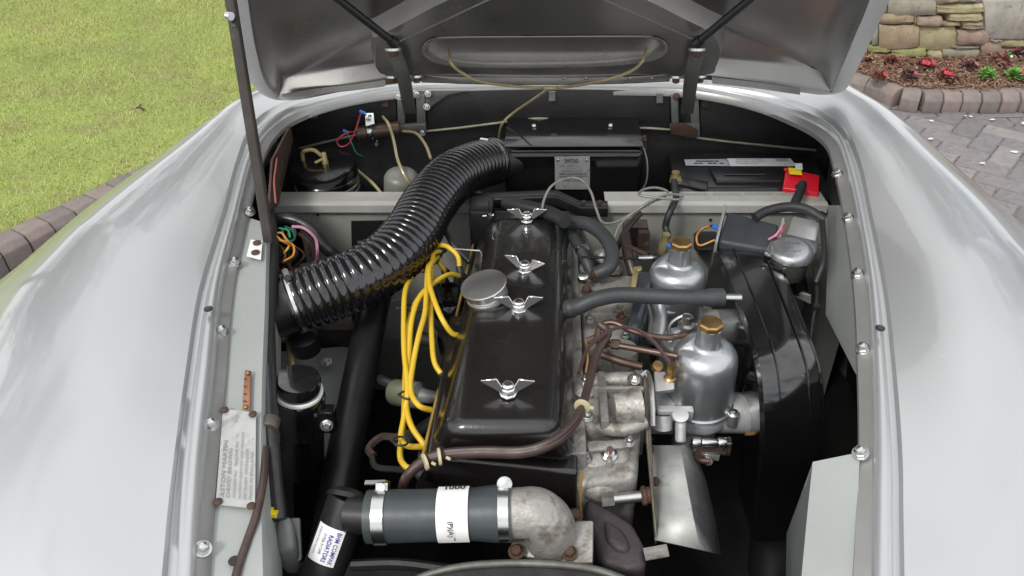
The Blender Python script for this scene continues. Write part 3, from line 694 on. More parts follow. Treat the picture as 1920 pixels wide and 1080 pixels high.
# engine-bay left lower grey panels
g = G(); g.plate([P(512, 640, .68), P(664, 640, .66), P(690, 520, .66), P(560, 500, .70)], .004); g.plate([P(505, 660, .675), P(662, 648, .655), P(636, 850, .60), P(505, 880, .62)], .004)
cp('footwell_panel', g, panelgrey, 'pale grey wheel arch panel behind the black canister', bevel=.001)
g = G(); g.plate([PY(705, 570, 1.15), PY(760, 560, 1.15), PY(752, 637, 1.15), PY(700, 637, 1.15)], .003); cp('bracket_plate', g, panelgrey, bevel=.001); g = G(); g.plate([PY(560, 500, 1.26), PY(600, 492, 1.26), PY(604, 530, 1.26), PY(560, 530, 1.26)], .01)
cp('bracket_plate', g, panelgrey, bevel=.001)
# black square plate behind hose
g = G(); g.plate([PY(658, 415, YL-.006), PY(782, 413, YL-.006), PY(782, 500, YL-.006), PY(660, 500, YL-.006)], .003); g.tube([PY(670, 455, YL-.03), PY(705, 453, YL-.03)], .005, 8); cp('pedal_box_cover', g, sblack, 'black square cover plate on the firewall behind the hose', bevel=.001)
g = G(); g.tube([PY(683, 452, YL-.03), PY(707, 453, YL-.025)], .004, 8, 1); cp('rod', g, copper)

# ---- identification plates on the left panel
def onp(x, y, dz=.0): return P(x, y, np.interp(y, [400, 560, 720, 900, 1080], [.889, .879, .868, .8475, .829])+dz)
c4 = [onp(418, 766, .003), onp(480, 774, .003), onp(478, 953, .003), onp(404, 946, .003)]
g = G(); g.smooth = False; g.mi = 0; g.plate(c4, .0015)
X = (c4[0]-c4[3]).normalized(); Yd = (c4[3]-c4[2]).normalized(); nrm = X.cross(Yd).normalized()
if nrm.z < 0: nrm = -nrm
g.mi = 1
# vertical rows of etched lettering (reads from the bottom up)
o0 = c4[3]-Yd*.006+X*.008+nrm*.0012
Lx = (c4[0]-c4[3]).length; Wy = (c4[2]-c4[3]).length
for k, (txt, s_) in enumerate((('ASTON MARTIN', .0075), ('DAVID BROWN', .0066), ('CHASSIS No   ENGINE No', .0048), ('PATENTS GRANTED AND PENDING', .0040), ('FELTHAM  MIDDLESEX', .0048), ('MADE IN ENGLAND', .005))):
    g.text(txt, s_, c4[3]-Yd*(.0095+k*.0066)+X*.010+nrm*.0012, X, Yd, .0, 1.45)
g.mi = 0
cpl = cp('chassis_plate', g, [plate_m, greyink], 'worn silver etched plate riveted to the left panel')
for (x, y) in ((421, 769), (474, 777), (409, 941), (471, 949)):
    g = G(); g.lathe([(.005, 0), (.005, .0015), (.003, .003)], onp(x, y, .004), (0, 0, 1), 12); cp('rivet', g, rust, parent=cpl)
g = G(); g.plate([onp(459, 693, .003), onp(471, 695, .003), onp(468, 769, .003), onp(454, 767, .003)], .0015)
ct = cp('copper_tag', g, copperplate, 'narrow copper number tag above the chassis plate', bevel=.001)
for (x, y) in ((465, 699), (461, 763)): g = G(); g.lathe([(.003, 0), (.003, .001), (.001, .002)], onp(x, y, .004), (0, 0, 1), 10); cp('rivet', g, brass, parent=ct)
for k in range(4):
    a = onp(460-k*.4, 710+k*14, .0036); g = G(); g.box(a, (.004, .001, .0008), (1, 0, 0), (0, 1, 0)); cp('stamped_figure', g, rust, parent=ct)
g = G(); g.plate([onp(470, 449, .003), onp(492, 452, .003), onp(489, 487, .003), onp(462, 480, .003)], .001); hp = cp('paint_patch', g, white_m, 'white patch with two brown round fasteners under the prop rod')
for (x, y) in ((482, 456), (479, 474)): g = G(); g.lathe([(.0065, 0), (.0065, .002), (.004, .003)], onp(x, y, .004), (0, 0, 1), 14); cp('fastener', g, rust, parent=hp)
g = G(); g.lathe([(.0062, 0), (.0062, .0012)], onp(439, 1052, .001), (0, 0, 1), 16); cp('hole', g, blackink, parent=lp)

# ---- bonnet (open, hinged at the rear)
BO = Vector((0, 1.497, .942)); BS = Vector((0, -.72, .694)).normalized(); BN = Vector((0, -BS.z, BS.y)); BN = Vector((0, -.694, -.72)).normalized()
def B(px, py, off=0):
    d = ray(px, py); o = BO+BN*off; t = (o-CAM).dot(BN)/d.dot(BN); return CAM+d*t
out_l = [(560, 187), (505, 184), (468, 150), (447, 90), (433, 30), (420, -40), (405, -110), (400, -190), (430, -260), (520, -330), (700, -380), (1030, -395), (1360, -380), (1560, -330), (1680, -250), (1712, -170), (1700, -90), (1668, 0), (1640, 60), (1612, 120), (1585, 168), (1545, 178), (1480, 170)]
bot = [(1330, 150), (1200, 147), (1030, 148), (860, 147), (742, 157), (640, 172)]
ol = out_l+bot
ring_o = catmull([B(x, y, 0) for x, y in ol], 4, True)
cen = center(ring_o)
def inset(ring, dd, off):
    n = len(ring); res = []
    for i in range(n):
        t = (ring[(i+1) % n]-ring[i-1]).normalized(); nn = BN.cross(t); 
        if nn.dot(cen-ring[i]) < 0: nn = -nn
        res.append(ring[i]+nn*dd+BN*off)
    return res
# outer skin + edge + inner frame flange
r0 = inset(ring_o, -.004, -.012); r1 = inset(ring_o, .0, .0); r2 = inset(ring_o, .03, .004); r3 = inset(ring_o, .036, .0); r4 = inset(ring_o, .05, -.022)
for _ in range(8): r4 = [(r4[i-1]+r4[i]*2+r4[(i+1) % len(r4)])/4 for i in range(len(r4))]
for _ in range(4): r3 = [(r3[i-1]+r3[i]*2+r3[(i+1) % len(r3)])/4 for i in range(len(r3))]
g = G(); n = len(ring_o)
g.grid([r0, r1, r2], closed=True)
rimf = cp('bonnet_rim', g, under, 'folded grey rim round the underside of the bonnet', ang=60)
g = G(); rws = [r2, r3, r4]
sm = r4
for t in (.06, .15, .27, .42, .6, .8):
    for _ in range(10): sm = [(sm[i-1]+sm[i]*2+sm[(i+1) % n])/4 for i in range(n)]
    rws.append([p.lerp(cen+BN*(-.05), t)+BN*(-.016*math.sin(math.pi*t)) for p in sm])
g.grid(rws, closed=True); b0 = len(g.v); g.v.append(cen+BN*-.062); last = b0-n
for i in range(n): g.face([last+i, last+(i+1) % n, b0])
cp('bonnet_inner_skin', g, under, 'dark reflective inner skin of the bonnet', ang=50)
g = G(); rws = [r0]
for t in (.1, .3, .6, .85): rws.append([p.lerp(cen+BN*(-.08), t)+BN*(-.03*math.sin(math.pi*min(1, t*1.2))) for p in r0])
g.grid(rws, closed=True); b0 = len(g.v); g.v.append(cen+BN*-.085); last = b0-n
for i in range(n): g.face([last+i, last+(i+1) % n, b0])
cp('bonnet', g, silver, 'silver outer skin of the raised bonnet', ang=60)
# rear folded bands left and right, sky light on them put into a paler colour
def band(p, label):
    g = G(); top = catmull([B(x, y, -.014) for x, y in p[0]], 4); bo = catmull([B(x, y, .016) for x, y in p[1]], 4)
    rows = [[a+BN*-.004, a, a.lerp(b, .3)+BN*.006, a.lerp(b, .75)+BN*.006, b, b+BN*-.012] for a, b in zip(top, bo)]
    g.grid(rows); cp('bonnet_edge_band', g, mat('lit_edge_alloy', (.5, .49, .47), .3, .85, .15, 14), label, ang=60)
band((((530, 168), (600, 158), (690, 146), (722, 143)), ((528, 187), (600, 176), (690, 166), (722, 161))), 'bright folded edge at the left rear of the bonnet')
band((((800, 137), (900, 140), (1030, 142), (1160, 139), (1252, 135)), ((790, 153), (900, 157), (1030, 158), (1160, 156), (1256, 151))), 'bright riveted edge at the centre rear of the bonnet')
band((((1345, 137), (1400, 142), (1450, 150), (1500, 160)), ((1335, 156), (1400, 163), (1450, 170), (1500, 177))), 'bright folded edge at the right rear of the bonnet')
for x in (1058, 1099, 1181, 1222): 
    g = G(); g.lathe([(.004, 0), (.003, .0015)], B(x, 147, .020), BN, 10); cp('rivet', g, steel, parent=rimf)
# centre plate with oval slot
slot_c = [(790, 96), (800, 76), (840, 68), (1020, 66), (1200, 66), (1240, 72), (1253, 88), (1240, 106), (1200, 118), (1120, 124), (1020, 126), (900, 126), (840, 122), (805, 112)]
plate_o = [(705, 142), (700, 95), (722, 62), (800, 30), (1020, -60), (1240, 22), (1340, 60), (1352, 95), (1330, 142), (1200, 138), (1110, 140), (1020, 141), (900, 140), (780, 141)]
# match orders: both start left and go over the top clockwise
so_ = catmull([B(x, y, .012) for x, y in slot_c], 5, True)
po_order = [(705, 100), (708, 76), (724, 60), (1020, -55), (1318, 52), (1338, 66), (1350, 95), (1342, 125), (1322, 140), (1180, 139), (1020, 141), (860, 139), (735, 142), (706, 128)]
po_ = catmull([B(x, y, .012) for x, y in po_order], 5, True)
po_b = [p+BN*-.03+(p-center(po_)).normalized()*.01 for p in po_]
g = G(); g.grid([po_b, po_, [a.lerp(b, .5)+BN*.001 for a, b in zip(po_, so_)], so_], closed=True)
cp('bonnet_centre_plate', g, under, 'grey stiffening plate with an oval slot under the bonnet', ang=50)
so_in = [p+(p-center(so_)).normalized()*-.004+BN*-.004 for p in so_]; lipi = [B(x, y, -.022) for x, y in [(0, 0)]]
csl = center(so_); sin_c = [(800, 97), (808, 82), (845, 73), (1020, 71), (1195, 71), (1232, 77), (1243, 88), (1230, 97), (1195, 106), (1120, 110), (1020, 111), (900, 111), (842, 108), (812, 103)]
si2 = catmull([B(x, y, -.022) for x, y in sin_c], 5, True); si3 = [p+BN*-.02 for p in si2]
g = G(); g.grid([[p+BN*.0015 for p in so_], [csl+(p-csl)*.985+BN*.0025 for p in so_], si2, si3], closed=True)
cp('slot_lip', g, mat('lit_edge_alloy', (.5, .5, .5)), 'bright rolled lip of the oval slot', ang=60)  # lip shares the paler colour standing in for light on upward facets
# A-frame members
def member(px4, hgt, label):
    # px4 : outline quad pixels (outer side a->b, inner side d->c)
    a, b = [B(x, y, -.040) for x, y in px4[:2]]; c, d = [B(x, y, .014) for x, y in px4[2:]]; g = G(); rows = []
    for t in [k/6 for k in range(7)]:
        p, q = a.lerp(b, t), d.lerp(c, t); rows.append([p, p.lerp(q, .5)+BN*.002, p.lerp(q, .92)+BN*.002, q, q+BN*-.004])
    g.grid(rows); cp('bonnet_stiffener', g, mat('brace_alloy', (.42, .41, .39), .32, .8, .12, 9), label, ang=35)
member([(700, 74), (1018, -92), (1022, -48), (738, 84)], .016, 'bright diagonal brace on the left of the bonnet underside')
member([(1352, 70), (1022, -92), (1022, -48), (1316, 82)], .016, 'bright diagonal brace on the right of the bonnet underside')
# hinge stays, arms, struts
def nutp(x, y, off=.02, parent=None, r=.0085, top=zinc):
    p = B(x, y, off); g = G(); g.mi = 0; g.lathe([(r*1.7, 0), (r*1.7, .004)], p, (0, -.2, -1), 16); g.mi = 1; g.lathe([(r, .004), (r, .012), (r*.7, .014)], p, (0, -.2, -1), 6)
    return cp('hinge_nut', g, [top, rust], parent=parent)
hinge_arm_m = mat('grey_hinge_paint', (.17, .18, .165), .4, .4, .25, 20, spots=(.25, .24, .21), spot_scale=30, spot_cut=.62)
for sgn, (top_, mid, low) in ((-1, ((738, 95), (757, 150), (768, 214))), (1, ((1308, 95), (1296, 150), (1289, 214)))):
    a, b, c = B(*top_, .028), B(*mid, .035), PY(*low, 1.56)
    g = G(); wv = Vector((.0125, 0, 0)); tv = Vector((0, .004, .002)); rows = []
    for p in catmull([a, b, c], 6): rows.append([p-wv, p+wv, p+wv+tv, p-wv+tv])
    g.grid(rows, closed=True); g.face([0, 1, 2, 3]); k = len(g.v); g.face([k-1, k-2, k-3, k-4])
    arm = cp('hinge_arm', g, hinge_arm_m, 'flat grey hinge arm of the bonnet, '+('left' if sgn < 0 else 'right'), bevel=.001)
    nutp(top_[0]-1, top_[1]-6, .034, arm); nutp(top_[0]+(-3 if sgn < 0 else -40), 141, .02, arm, .007); nutp(top_[0]+(43 if sgn < 0 else 5), 140, .02, arm, .007)
    # strut
    e = B(508 if sgn < 0 else 1525, -100, -.02)
    s0 = B(top_[0]+(2 if sgn < 0 else -2), top_[1]-14, .045); g = G(); g.tube([s0, s0.lerp(e, .5), e], .0062, 12, 2); g.tube([s0-(e-s0)*.01, s0+(e-s0)*.04], .009, 10, 1)
    cp('gas_strut', g, sblack, 'black bonnet stay rod, '+('left' if sgn < 0 else 'right'))
    # hinge bracket on bulkhead
    L0 = 742 if sgn < 0 else 1256
    g = G(); o1 = L0+1
    for xx in ((L0+2, L0+15), (L0+38, L0+54)): g.plate([PY(xx[0], 178, YB-.03), PY(xx[1], 178, YB-.03), PY(xx[1]+2, 240, YB-.03), PY(xx[0]+2, 240, YB-.03)], .02)
    g.plate([PY(L0, 236, YB-.033), PY(L0+56, 232, YB-.033), PY(L0+57, 250 if sgn < 0 else 258, YB-.033), PY(L0+2, 250, YB-.033)], .012)
    hb = cp('hinge_bracket', g, [hinge_arm_m], 'hinge bracket on the bulkhead, '+('left' if sgn < 0 else 'right, with a rusty foot'), bevel=.0015)
    if sgn > 0:
        g = G(); g.plate([PY(1257, 232, YB-.037), PY(1285, 231, YB-.04), PY(1308, 245, YB-.037), PY(1306, 260, YB-.037), PY(1258, 252, YB-.037)], .003); cp('rusty_foot', g, rust, parent=hb, bevel=.001)
        for x, y in ((1268, 181), (1302, 181)): g = G(); g.hexbolt(PY(x, y, YB-.031), (0, -1, .2), .005, .005); cp('bolt', g, rust, parent=hb)
    else:
        for x, y in ((748, 181), (782, 177), (802, 175), (800, 200), (792, 248)): g = G(); g.hexbolt(PY(x, y, YB-.031), (0, -1, .2), .005, .005); cp('bolt', g, zinc, parent=hb)
        g = G(); g.plate([PY(780, 170, YB-.026), PY(880, 170, YB-.026), PY(840, 178, YB-.026), PY(815, 195, YB-.026), PY(803, 206, YB-.026), PY(794, 204, YB-.026), PY(780, 186, YB-.026)], .003); cp('gusset', g, hinge_arm_m, parent=hb, bevel=.0008)
# washer tubes
g = G(); g.tube([B(842, 95, -.01), B(846, 118, .02), B(868, 138, .03), B(910, 155, .035), PY(1000, 164, 1.42), PY(1060, 163, 1.42), B(1125, 152, .035), B(1180, 135, .03), B(1204, 115, .02), B(1211, 90, -.01)], .0028, 8)
g.tube([PY(1030, 165, 1.42), PY(1005, 183, 1.47), PY(965, 210, 1.56), PY(942, 232, 1.57), PY(935, 260, 1.59)], .0028, 8); g.tube([PY(1020, 165, 1.42), PY(1043, 165, 1.42)], .004, 8, 1)
cp('washer_tube', g, tube_clear, 'yellowed clear washer tubing looping under the bonnet slot')
g = G(); g.tube([PY(718, 219, 1.57), PY(728, 232, 1.53), PY(738, 262, 1.5), PY(746, 300, 1.45), PY(762, 335, 1.42), PY(776, 352, 1.42)], .0032, 8); g.tube([PY(756, 246, 1.57), PY(780, 250, 1.54), PY(798, 272, 1.5), PY(808, 298, 1.46)], .0032, 8)
cp('washer_tube', g, tube_clear, 'yellowed washer tubing dropping to the grey bottle')

# ---- prop rod
g = G(); rp = [PY(431, -30, 1.0), PY(433, 40, 1.03), PY(444, 120, 1.07), PY(462, 220, 1.12), PY(482, 320, 1.17), PY(498, 410, 1.2), PY(503, 450, 1.21)]
rp = []
_t, _b = B(424, -45, .012), P(504, 455, .885)
rp = [_b.lerp(_t, k/6) for k in range(7)][::-1]
rows = []
for p in catmull(rp, 3): 
    s_ = sz(p, 10.5); rows.append([p+CR*-s_, p+CR*s_*.55, p+CR*s_+Vector((0, .006, 0)), p+CR*-s_*.8+Vector((0, .009, 0))])
g.grid(rows, closed=True); g.face([0, 1, 2, 3]); k = len(g.v); g.face([k-1, k-2, k-3, k-4])
pr = cp('prop_rod', g, propm, 'brown worn steel prop rod holding the bonnet open', bevel=.0006)
g = G(); p = rp[0].lerp(rp[1], .75)-Vector((0, .012, 0)); g.lathe([(.006, -.004), (.006, .004)], p, (1, -.5, 0), 14); cp('pivot_stud', g, chrome, parent=pr)
g = G(); p = rp[0].lerp(rp[1], .9)-Vector((0, .007, 0)); g.box(p+CR*.003, (.006, .002, .014), CR, CF, CU); cp('slot', g, blackink, parent=pr)

# ---- canister at the rear left (brake fluid reservoir)
p = P(607, 306, .825); g = G(); s1 = sz(p, 61)
g.mi = 0; g.lathe([(s1*.97, -.10), (s1*.97, -.035), (s1*1.0, -.034), (s1, -.028), (s1*.97, -.026), (s1*.97, -.02), (s1*1.01, -.018), (s1*1.01, -.010), (s1*.98, -.004), (s1*.95, 0), (s1*.5, .002), (s1*.1, .002)], p, (0, 0, 1), 40)
can = cp('fluid_reservoir', g, [gblack], 'round glossy black reservoir with banded rim at the rear left')
for h in (-.045, -.058):
    g = G(); g.lathe([(s1*.98, h-.004), (s1*1.0, h-.003), (s1*1.0, h+.003), (s1*.98, h+.004)], p, (0, 0, 1), 40); cp('steel_band', g, oxide, parent=can)
g = G(); g.lathe([(.007, 0), (.007, .006), (.0055, .008), (.0055, .022), (.004, .024)], p+Vector((.005, -.005, .002)), (0, 0, 1), 12); g.tube([p+Vector((-.045, .01, .0)), p+Vector((-.042, .01, .02)), p+Vector((-.02, .008, .026)), p+Vector((.0, -.003, .018))], .004, 8); g.tube([p+Vector((.005, -.005, .014)), p+Vector((-.012, -.018, .010))], .003, 8, 1)
cp('breather_union', g, olive, parent=can)
# grey washer bottle
p = P(753, 326, .80); g = G(); s1 = sz(p, 33); g.lathe([(s1, -.12), (s1*1.02, -.03), (s1, -.01), (s1*.88, -.002), (s1*.6, .004), (s1*.1, .006)], p, (.12, -.1, 1), 28); cp('washer_bottle', g, bottle_g, 'grey-green washer bottle behind the ribbed hose')
g = G(); g.tube([P(668, 318, .79), P(700, 345, .77), P(722, 372, .76)], .0035, 8); cp('pale_pipe', g, tube_clear)
# ignition suppressor with clamp
a, b = PY(668, 250, 1.56), PY(748, 240, 1.58); g = G(); d = (b-a).normalized(); g.lathe([(.011, 0), (.0155, .002), (.0155, (b-a).length)], a, d, 20); hn = cp('horn_relay_cylinder', g, mat('brown_cylinder', (.1, .065, .05), .35, .4, .3, 30), 'small brown cylinder strapped to the bulkhead'); hn.name = 'condenser'
g = G(); q = a+d*.022; g.lathe([(.0165, 0), (.0185, .002), (.0165, .005), (.0165, .009), (.0185, .012), (.0165, .014)], q, d, 20)
g.plate([PY(684, 212, 1.57), PY(700, 212, 1.57), PY(702, 232, 1.55), PY(686, 236, 1.55)], .003); g.plate([PY(698, 262, 1.55), PY(712, 262, 1.57), PY(714, 276, 1.58), PY(698, 277, 1.58)], .003)
for x, y in ((694, 219), (706, 270)): g.lathe([(.005, 0), (.004, .003)], PY(x, y, 1.565), (0, -1, .2), 10)
cp('pipe_clamp', g, zinc, parent=hn)
def wire(pl, r, m, lab=None, name='wire', parent=None, seg=6, n=6, fn=P): 
    g = G(); g.tube([fn(*q) for q in pl], r, seg, n); return cp(name, g, m, lab, parent=parent)
wire([(668, 247, 1.555), (655, 248, 1.54), (640, 255, 1.53), (632, 266, 1.53), (640, 275, 1.53), (655, 268, 1.53), (668, 240, 1.54), (676, 214, 1.56), (683, 209, 1.565)], .0017, redw, 'thin red wire looping at the bulkhead', fn=PY)
wire([(652, 250, 1.55), (660, 270, 1.54), (668, 286, 1.54), (681, 294, 1.55)], .0014, greenw, fn=PY)
for x, y in ((654, 249), (685, 213)):
    g = G(); g.lathe([(.0035, 0), (.0035, .013)], PY(x, y, 1.552), (-.8, 0, .4), 8); cp('crimp_terminal', g, blue_m)

# ---- heater box
ht = [PY(945, 240, 1.60), PY(1200, 237, 1.60)]
x0, x1 = PY(945, 285, 1.45).x, PY(1207, 285, 1.45).x; zt = PY(1075, 283, 1.45).z
g = G(); g.hexa([(x0, 1.44, .66), (x1, 1.44, .66), (x1, 1.60, .66), (x0, 1.60, .66), (x0, 1.445, zt), (x1, 1.445, zt), (x1, 1.60, zt+.005), (x0, 1.60, zt+.005)])
hbx = cp('heater_box', g, gblack, 'glossy black heater box with a silver maker plate', bevel=.012, bseg=4)
g = G(); g.box(((x0+x1)/2, 1.532, zt+.006), (x1-x0, .152, .004)); cp('heater_lid', g, gblack, parent=hbx, bevel=.002)
for x in (1001, 1145): g = G(); q = PY(x, 233, 1.55); q.z = zt+.009; g.lathe([(.0055, 0), (.005, .003), (.003, .005)], q, (0, 0, 1), 12); cp('screw', g, zinc, parent=hbx)
def qp(x, y): return PY(x, y, 1.4375)
c4 = [qp(1040, 294), qp(1106, 293), qp(1106, 355), qp(1041, 355)]
g = G(); g.smooth = False; g.mi = 0; g.plate(c4, .001); X = (c4[1]-c4[0]).normalized(); Yu = (c4[0]-c4[3]).normalized(); off = Vector((0, -.0016, 0)); g.mi = 1
wd = (c4[1]-c4[0]).length
g.text('SMITHS', .0145, c4[0]+X*wd*.27-Yu*.0145+off, X, Yu, .0, squeeze=.6)
g.mi = 2
for k, (tx, s_, xo) in enumerate((('TYPE    HEATER    No', .0052, .15), ('6 TT   15', .0052, .35), ('REGD DESIGN  PATENT', .005, .2))): g.text(tx, s_, c4[0]+X*wd*xo-Yu*(.0215+k*.006)+off, X, Yu, 0.01, .8)
g.mi = 1; g.text('S. SMITH & SONS  (ENGLAND) LTD', .0052, c4[0]+X*wd*.12-Yu*.040+off, X, Yu, .015, .68); g.text('CRICKLEWOOD WORKS LONDON N.W.2', .0046, c4[0]+X*wd*.12-Yu*.0455+off, X, Yu, .01, .68)
g.mi = 2; g.text('MADE IN ENGLAND', .005, c4[0]+X*wd*.28-Yu*.055+off, X, Yu, .01, .8)
mp_ = cp('maker_plate', g, [plate_m, blackink, greyink], 'silver SMITHS plate on the heater box', parent=hbx)
for x in (1046, 1100): g = G(); g.lathe([(.003, 0), (.003, .001), (.001, .002)], qp(x, 300)+off*.5, (0, -1, 0), 10); cp('rivet', g, steel, parent=hbx)
g = G(); g.tube([PY(1203, 262, 1.49), PY(1212, 262, 1.49)], .006, 8, 1); g.tube([PY(1208, 255, 1.49), PY(1209, 285, 1.49)], .004, 8, 1); cp('heater_tap', g, rust)
g = G(); g.tube([PY(1204, 270, 1.47), PY(1213, 300, 1.45), PY(1213, 335, 1.44), PY(1204, 358, 1.44)], .0018, 6); cp('drain_pipe', g, braid)
# cranked black bar in front of heater
g = G(); rows = []
for (x, y, z) in ((880, 372, .81), (1020, 366, .81), (1045, 366, .81), (1088, 386, .79), (1140, 386, .79)): p = PY(x, y, 1.31); rows.append([p, p+Vector((0, -.004, -.003)), p+Vector((0, -.004, -.022)), p+Vector((0, .012, -.022)), p+Vector((0, .02, .0))])
g.grid(rows, closed=True); sb = cp('steady_bar', g, sblack, 'cranked black steel bar in front of the heater box', bevel=.0008)
for x in (1094, 1124): g = G(); q = PY(x, 385, 1.318); g.lathe([(.0055, -.004), (.0055, .001), (.0048, .001), (.0048, .009), (.003, .01)], q, (0, 0, 1), 6); cp('bolt', g, rust, parent=sb)
# heater water hose behind cam cover, black box left of cover
g = G(); g.box(PY(905, 420, 1.26), (.045, .06, .09)); cp('black_box', g, sblack, bevel=.006).name = 'heater_tap_housing'
g = G(); g.tube([PY(948, 380, 1.28), PY(985, 388, 1.25), PY(1030, 400, 1.22), PY(1060, 415, 1.18)], .013, 12); cp('heater_pipe', g, rubber)
g = G(); g.tube([PY(917, 378, 1.24), PY(917, 408, 1.23)], .0015, 6, 1); g.lathe([(.005, 0), (.005, .006)], PY(917, 404, 1.225), (0, -1, 0), 8); g.tube([PY(905, 405, 1.23), PY(926, 403, 1.23)], .002, 6, 1); cp('throttle_link', g, chrome)

# ---- big ribbed air hose
hp_ = [P(925, 302, .815), P(890, 312, .832), P(845, 336, .845), P(803, 385, .845), P(774, 437, .84), P(733, 485, .835), P(678, 520, .83), P(610, 547, .823), P(546, 570, .815)]
path = catmull(hp_, 60); L_ = [0]
for i in range(1, len(path)): L_.append(L_[-1]+(path[i]-path[i-1]).length)
tot = L_[-1]; NR = 46; SN = 8; samples = []
import bisect
def at_len(s_):
    i = min(max(bisect.bisect(L_, s_)-1, 0), len(L_)-2); t = (s_-L_[i])/max(1e-9, L_[i+1]-L_[i]); return path[i].lerp(path[i+1], t)
fine = [at_len(tot*k/(NR*SN)) for k in range(NR*SN+1)]
g = G(); rr = lambda t: .0458+.0025*t+.0030*abs(math.cos(math.pi*t*NR))**.7
g.tube(fine, lambda t: rr(t), 40, 1)
duct = cp('air_hose', g, duct_m, 'glossy black ribbed air hose crossing to the heater', ang=75)
def clamp_at(t, r, w_=.012):
    i = int(t*(len(fine)-1)); a = fine[i]; d = (fine[min(i+4, len(fine)-1)]-fine[max(0, i-4)]).normalized()
    g = G(); g.lathe([(r-.002, -w_/2), (r, -w_/2+.001), (r, w_/2-.001), (r-.002, w_/2)], a, d, 40); return g, a, d
g, a, d = clamp_at(.985, .0505); up = (Vector((0, 0, 1))-d*d.z).normalized(); g.tube([a+up*.056+d*-.002-d.cross(up)*.012, a+up*.053+d.cross(up)*.012], .006, 8, 1)
cp('hose_clamp', g, zinc, parent=duct)
g, a, d = clamp_at(.025, .0475, .014); g.tube([a+up*.05-d.cross(up)*.01, a+up*.05+d.cross(up)*.01], .005, 8, 1); cp('hose_clamp', g, zinc, parent=duct)
g = G(); e = fine[-1]; d = (fine[-1]-fine[-9]).normalized(); g.tube([e-d*.01, e+d*.03, e+d*.12], .045, 28, 3); cp('duct_stub', g, sblack, 'smooth black duct where the ribbed hose meets the inner wing')
g = G(); e = fine[0]; g.tube([e, e+Vector((.05, .015, -.002))], .042, 28, 1); cp('duct_stub', g, sblack)

# ---- wiring along the left
g = G(); g.tube([P(506, 395, .86), P(510, 450, .86), P(508, 520, .86), P(502, 600, .855), P(504, 680, .85), P(506, 770, .84)], [.0085, .011, .0115, .011, .010, .009], 12)
lm = cp('wiring_loom', g, mblack, 'thick dark wiring loom along the left inner wing')
g = G(); g.tube([P(504, 690, .853), P(507, 780, .845), P(511, 850, .83), P(516, 910, .81), P(524, 975, .79)], .0098, 12); cp('coolant_overflow_hose', g, tape, 'shiny black hose running down beside the canister')
g = G(); g.tube([P(494, 785, .851), P(520, 787, .851)], .0105, 12, 1); q = P(507, 795, .846); g = G(); g.lathe([(.0108, -.008), (.0114, -.007), (.0114, .007), (.0108, .008)], q, (0, 1, .15), 16); cp('rubber_band_clip', g, mat('grey_brown_clip', (.09, .075, .065), .5, .2))
g = G(); g.tube([P(518, 412, .84), P(548, 412, .84), P(585, 430, .83), P(612, 465, .81), P(640, 492, .78)], .0115, 12); cp('wiring_loom', g, tape, 'tape-wrapped loom curving across the firewall corner')
wire([(548, 425, .85), (570, 428, .85), (590, 445, .84), (595, 465, .83), (594, 490, .8)], .0028, pinkw, 'pink wire beside the loom')
wire([(560, 438, .84), (578, 455, .83), (582, 480, .8)], .0028, mat('maroon_wire', (.14, .05, .04), .5))
for k, (pl, m_) in enumerate((([(515, 440, .86), (528, 437, .865), (542, 455, .86), (553, 462, .85)], orangew), ([(518, 443, .865), (530, 452, .86), (548, 462, .85)], orangew), ([(522, 450, .86), (548, 458, .86), (550, 478, .85), (532, 490, .85)], orangew), ([(532, 475, .85), (540, 465, .86), (545, 452, .85)], yel),
             ([(530, 432, .86), (535, 450, .86), (550, 450, .86), (554, 435, .85), (545, 428, .85), (540, 440, .86)], dgreenw), ([(535, 425, .86), (548, 432, .865), (552, 448, .86), (540, 455, .86)], dgreenw), ([(524, 428, .86), (540, 432, .865), (544, 446, .86)], greenw), ([(520, 455, .85), (535, 475, .85), (530, 492, .84)], mat('brown_wire', (.13, .07, .03), .5)))):
    wire(pl, .0019, m_)
wire([(517, 380, .88), (514, 340, .88), (517, 315, .88), (519, 296, .88)], .0018, mat('salmon_wire', (.4, .12, .09), .5))
g = G(); 
for k in range(9): a = P(520+random.uniform(0, 35), 455+random.uniform(0, 40), .83); g.tube([a, a+Vector((random.uniform(-.02, .03), random.uniform(-.02, .02), -.01)), a+Vector((random.uniform(-.02, .03), -.03, -.03))], .0022, 5)
cp('junction_clutter', g, rust).name = 'wire_ends'
# brown sleeve falling at lower left
wire([(497, 840, .845), (494, 900, .845), (482, 960, .842), (465, 1010, .835), (448, 1060, .83), (432, 1120, .825)], .0048, brownsl, 'brown sleeved cable crossing the inner wing panel', name='brown_cable', seg=10)
# relay box
p0 = [P(514, 965, .79), P(548, 963, .79), P(555, 1030, .76), P(516, 1035, .76)]
g = G(); g.hexa([q+Vector((0, 0, -.05)) for q in p0]+[q for q in p0]); rl = cp('regulator_box', g, relay_m, 'dusty grey cover of the relay at the lower left', bevel=.008, bseg=3)
g = G(); pp = [P(505, 975, .765), P(562, 970, .765), P(566, 1050, .735), P(540, 1064, .73), P(510, 1060, .73)]; g.plate(pp, .006); cp('relay_base', g, relay_m, parent=rl, bevel=.003)
g = G(); a = P(500, 962, .80); g.tube([a, P(521, 965, .80)], .005, 8, 1); g.tube([a, P(512, 963, .80)], .0075, 8, 1); cp('yellow_spade_terminal', g, yelm)
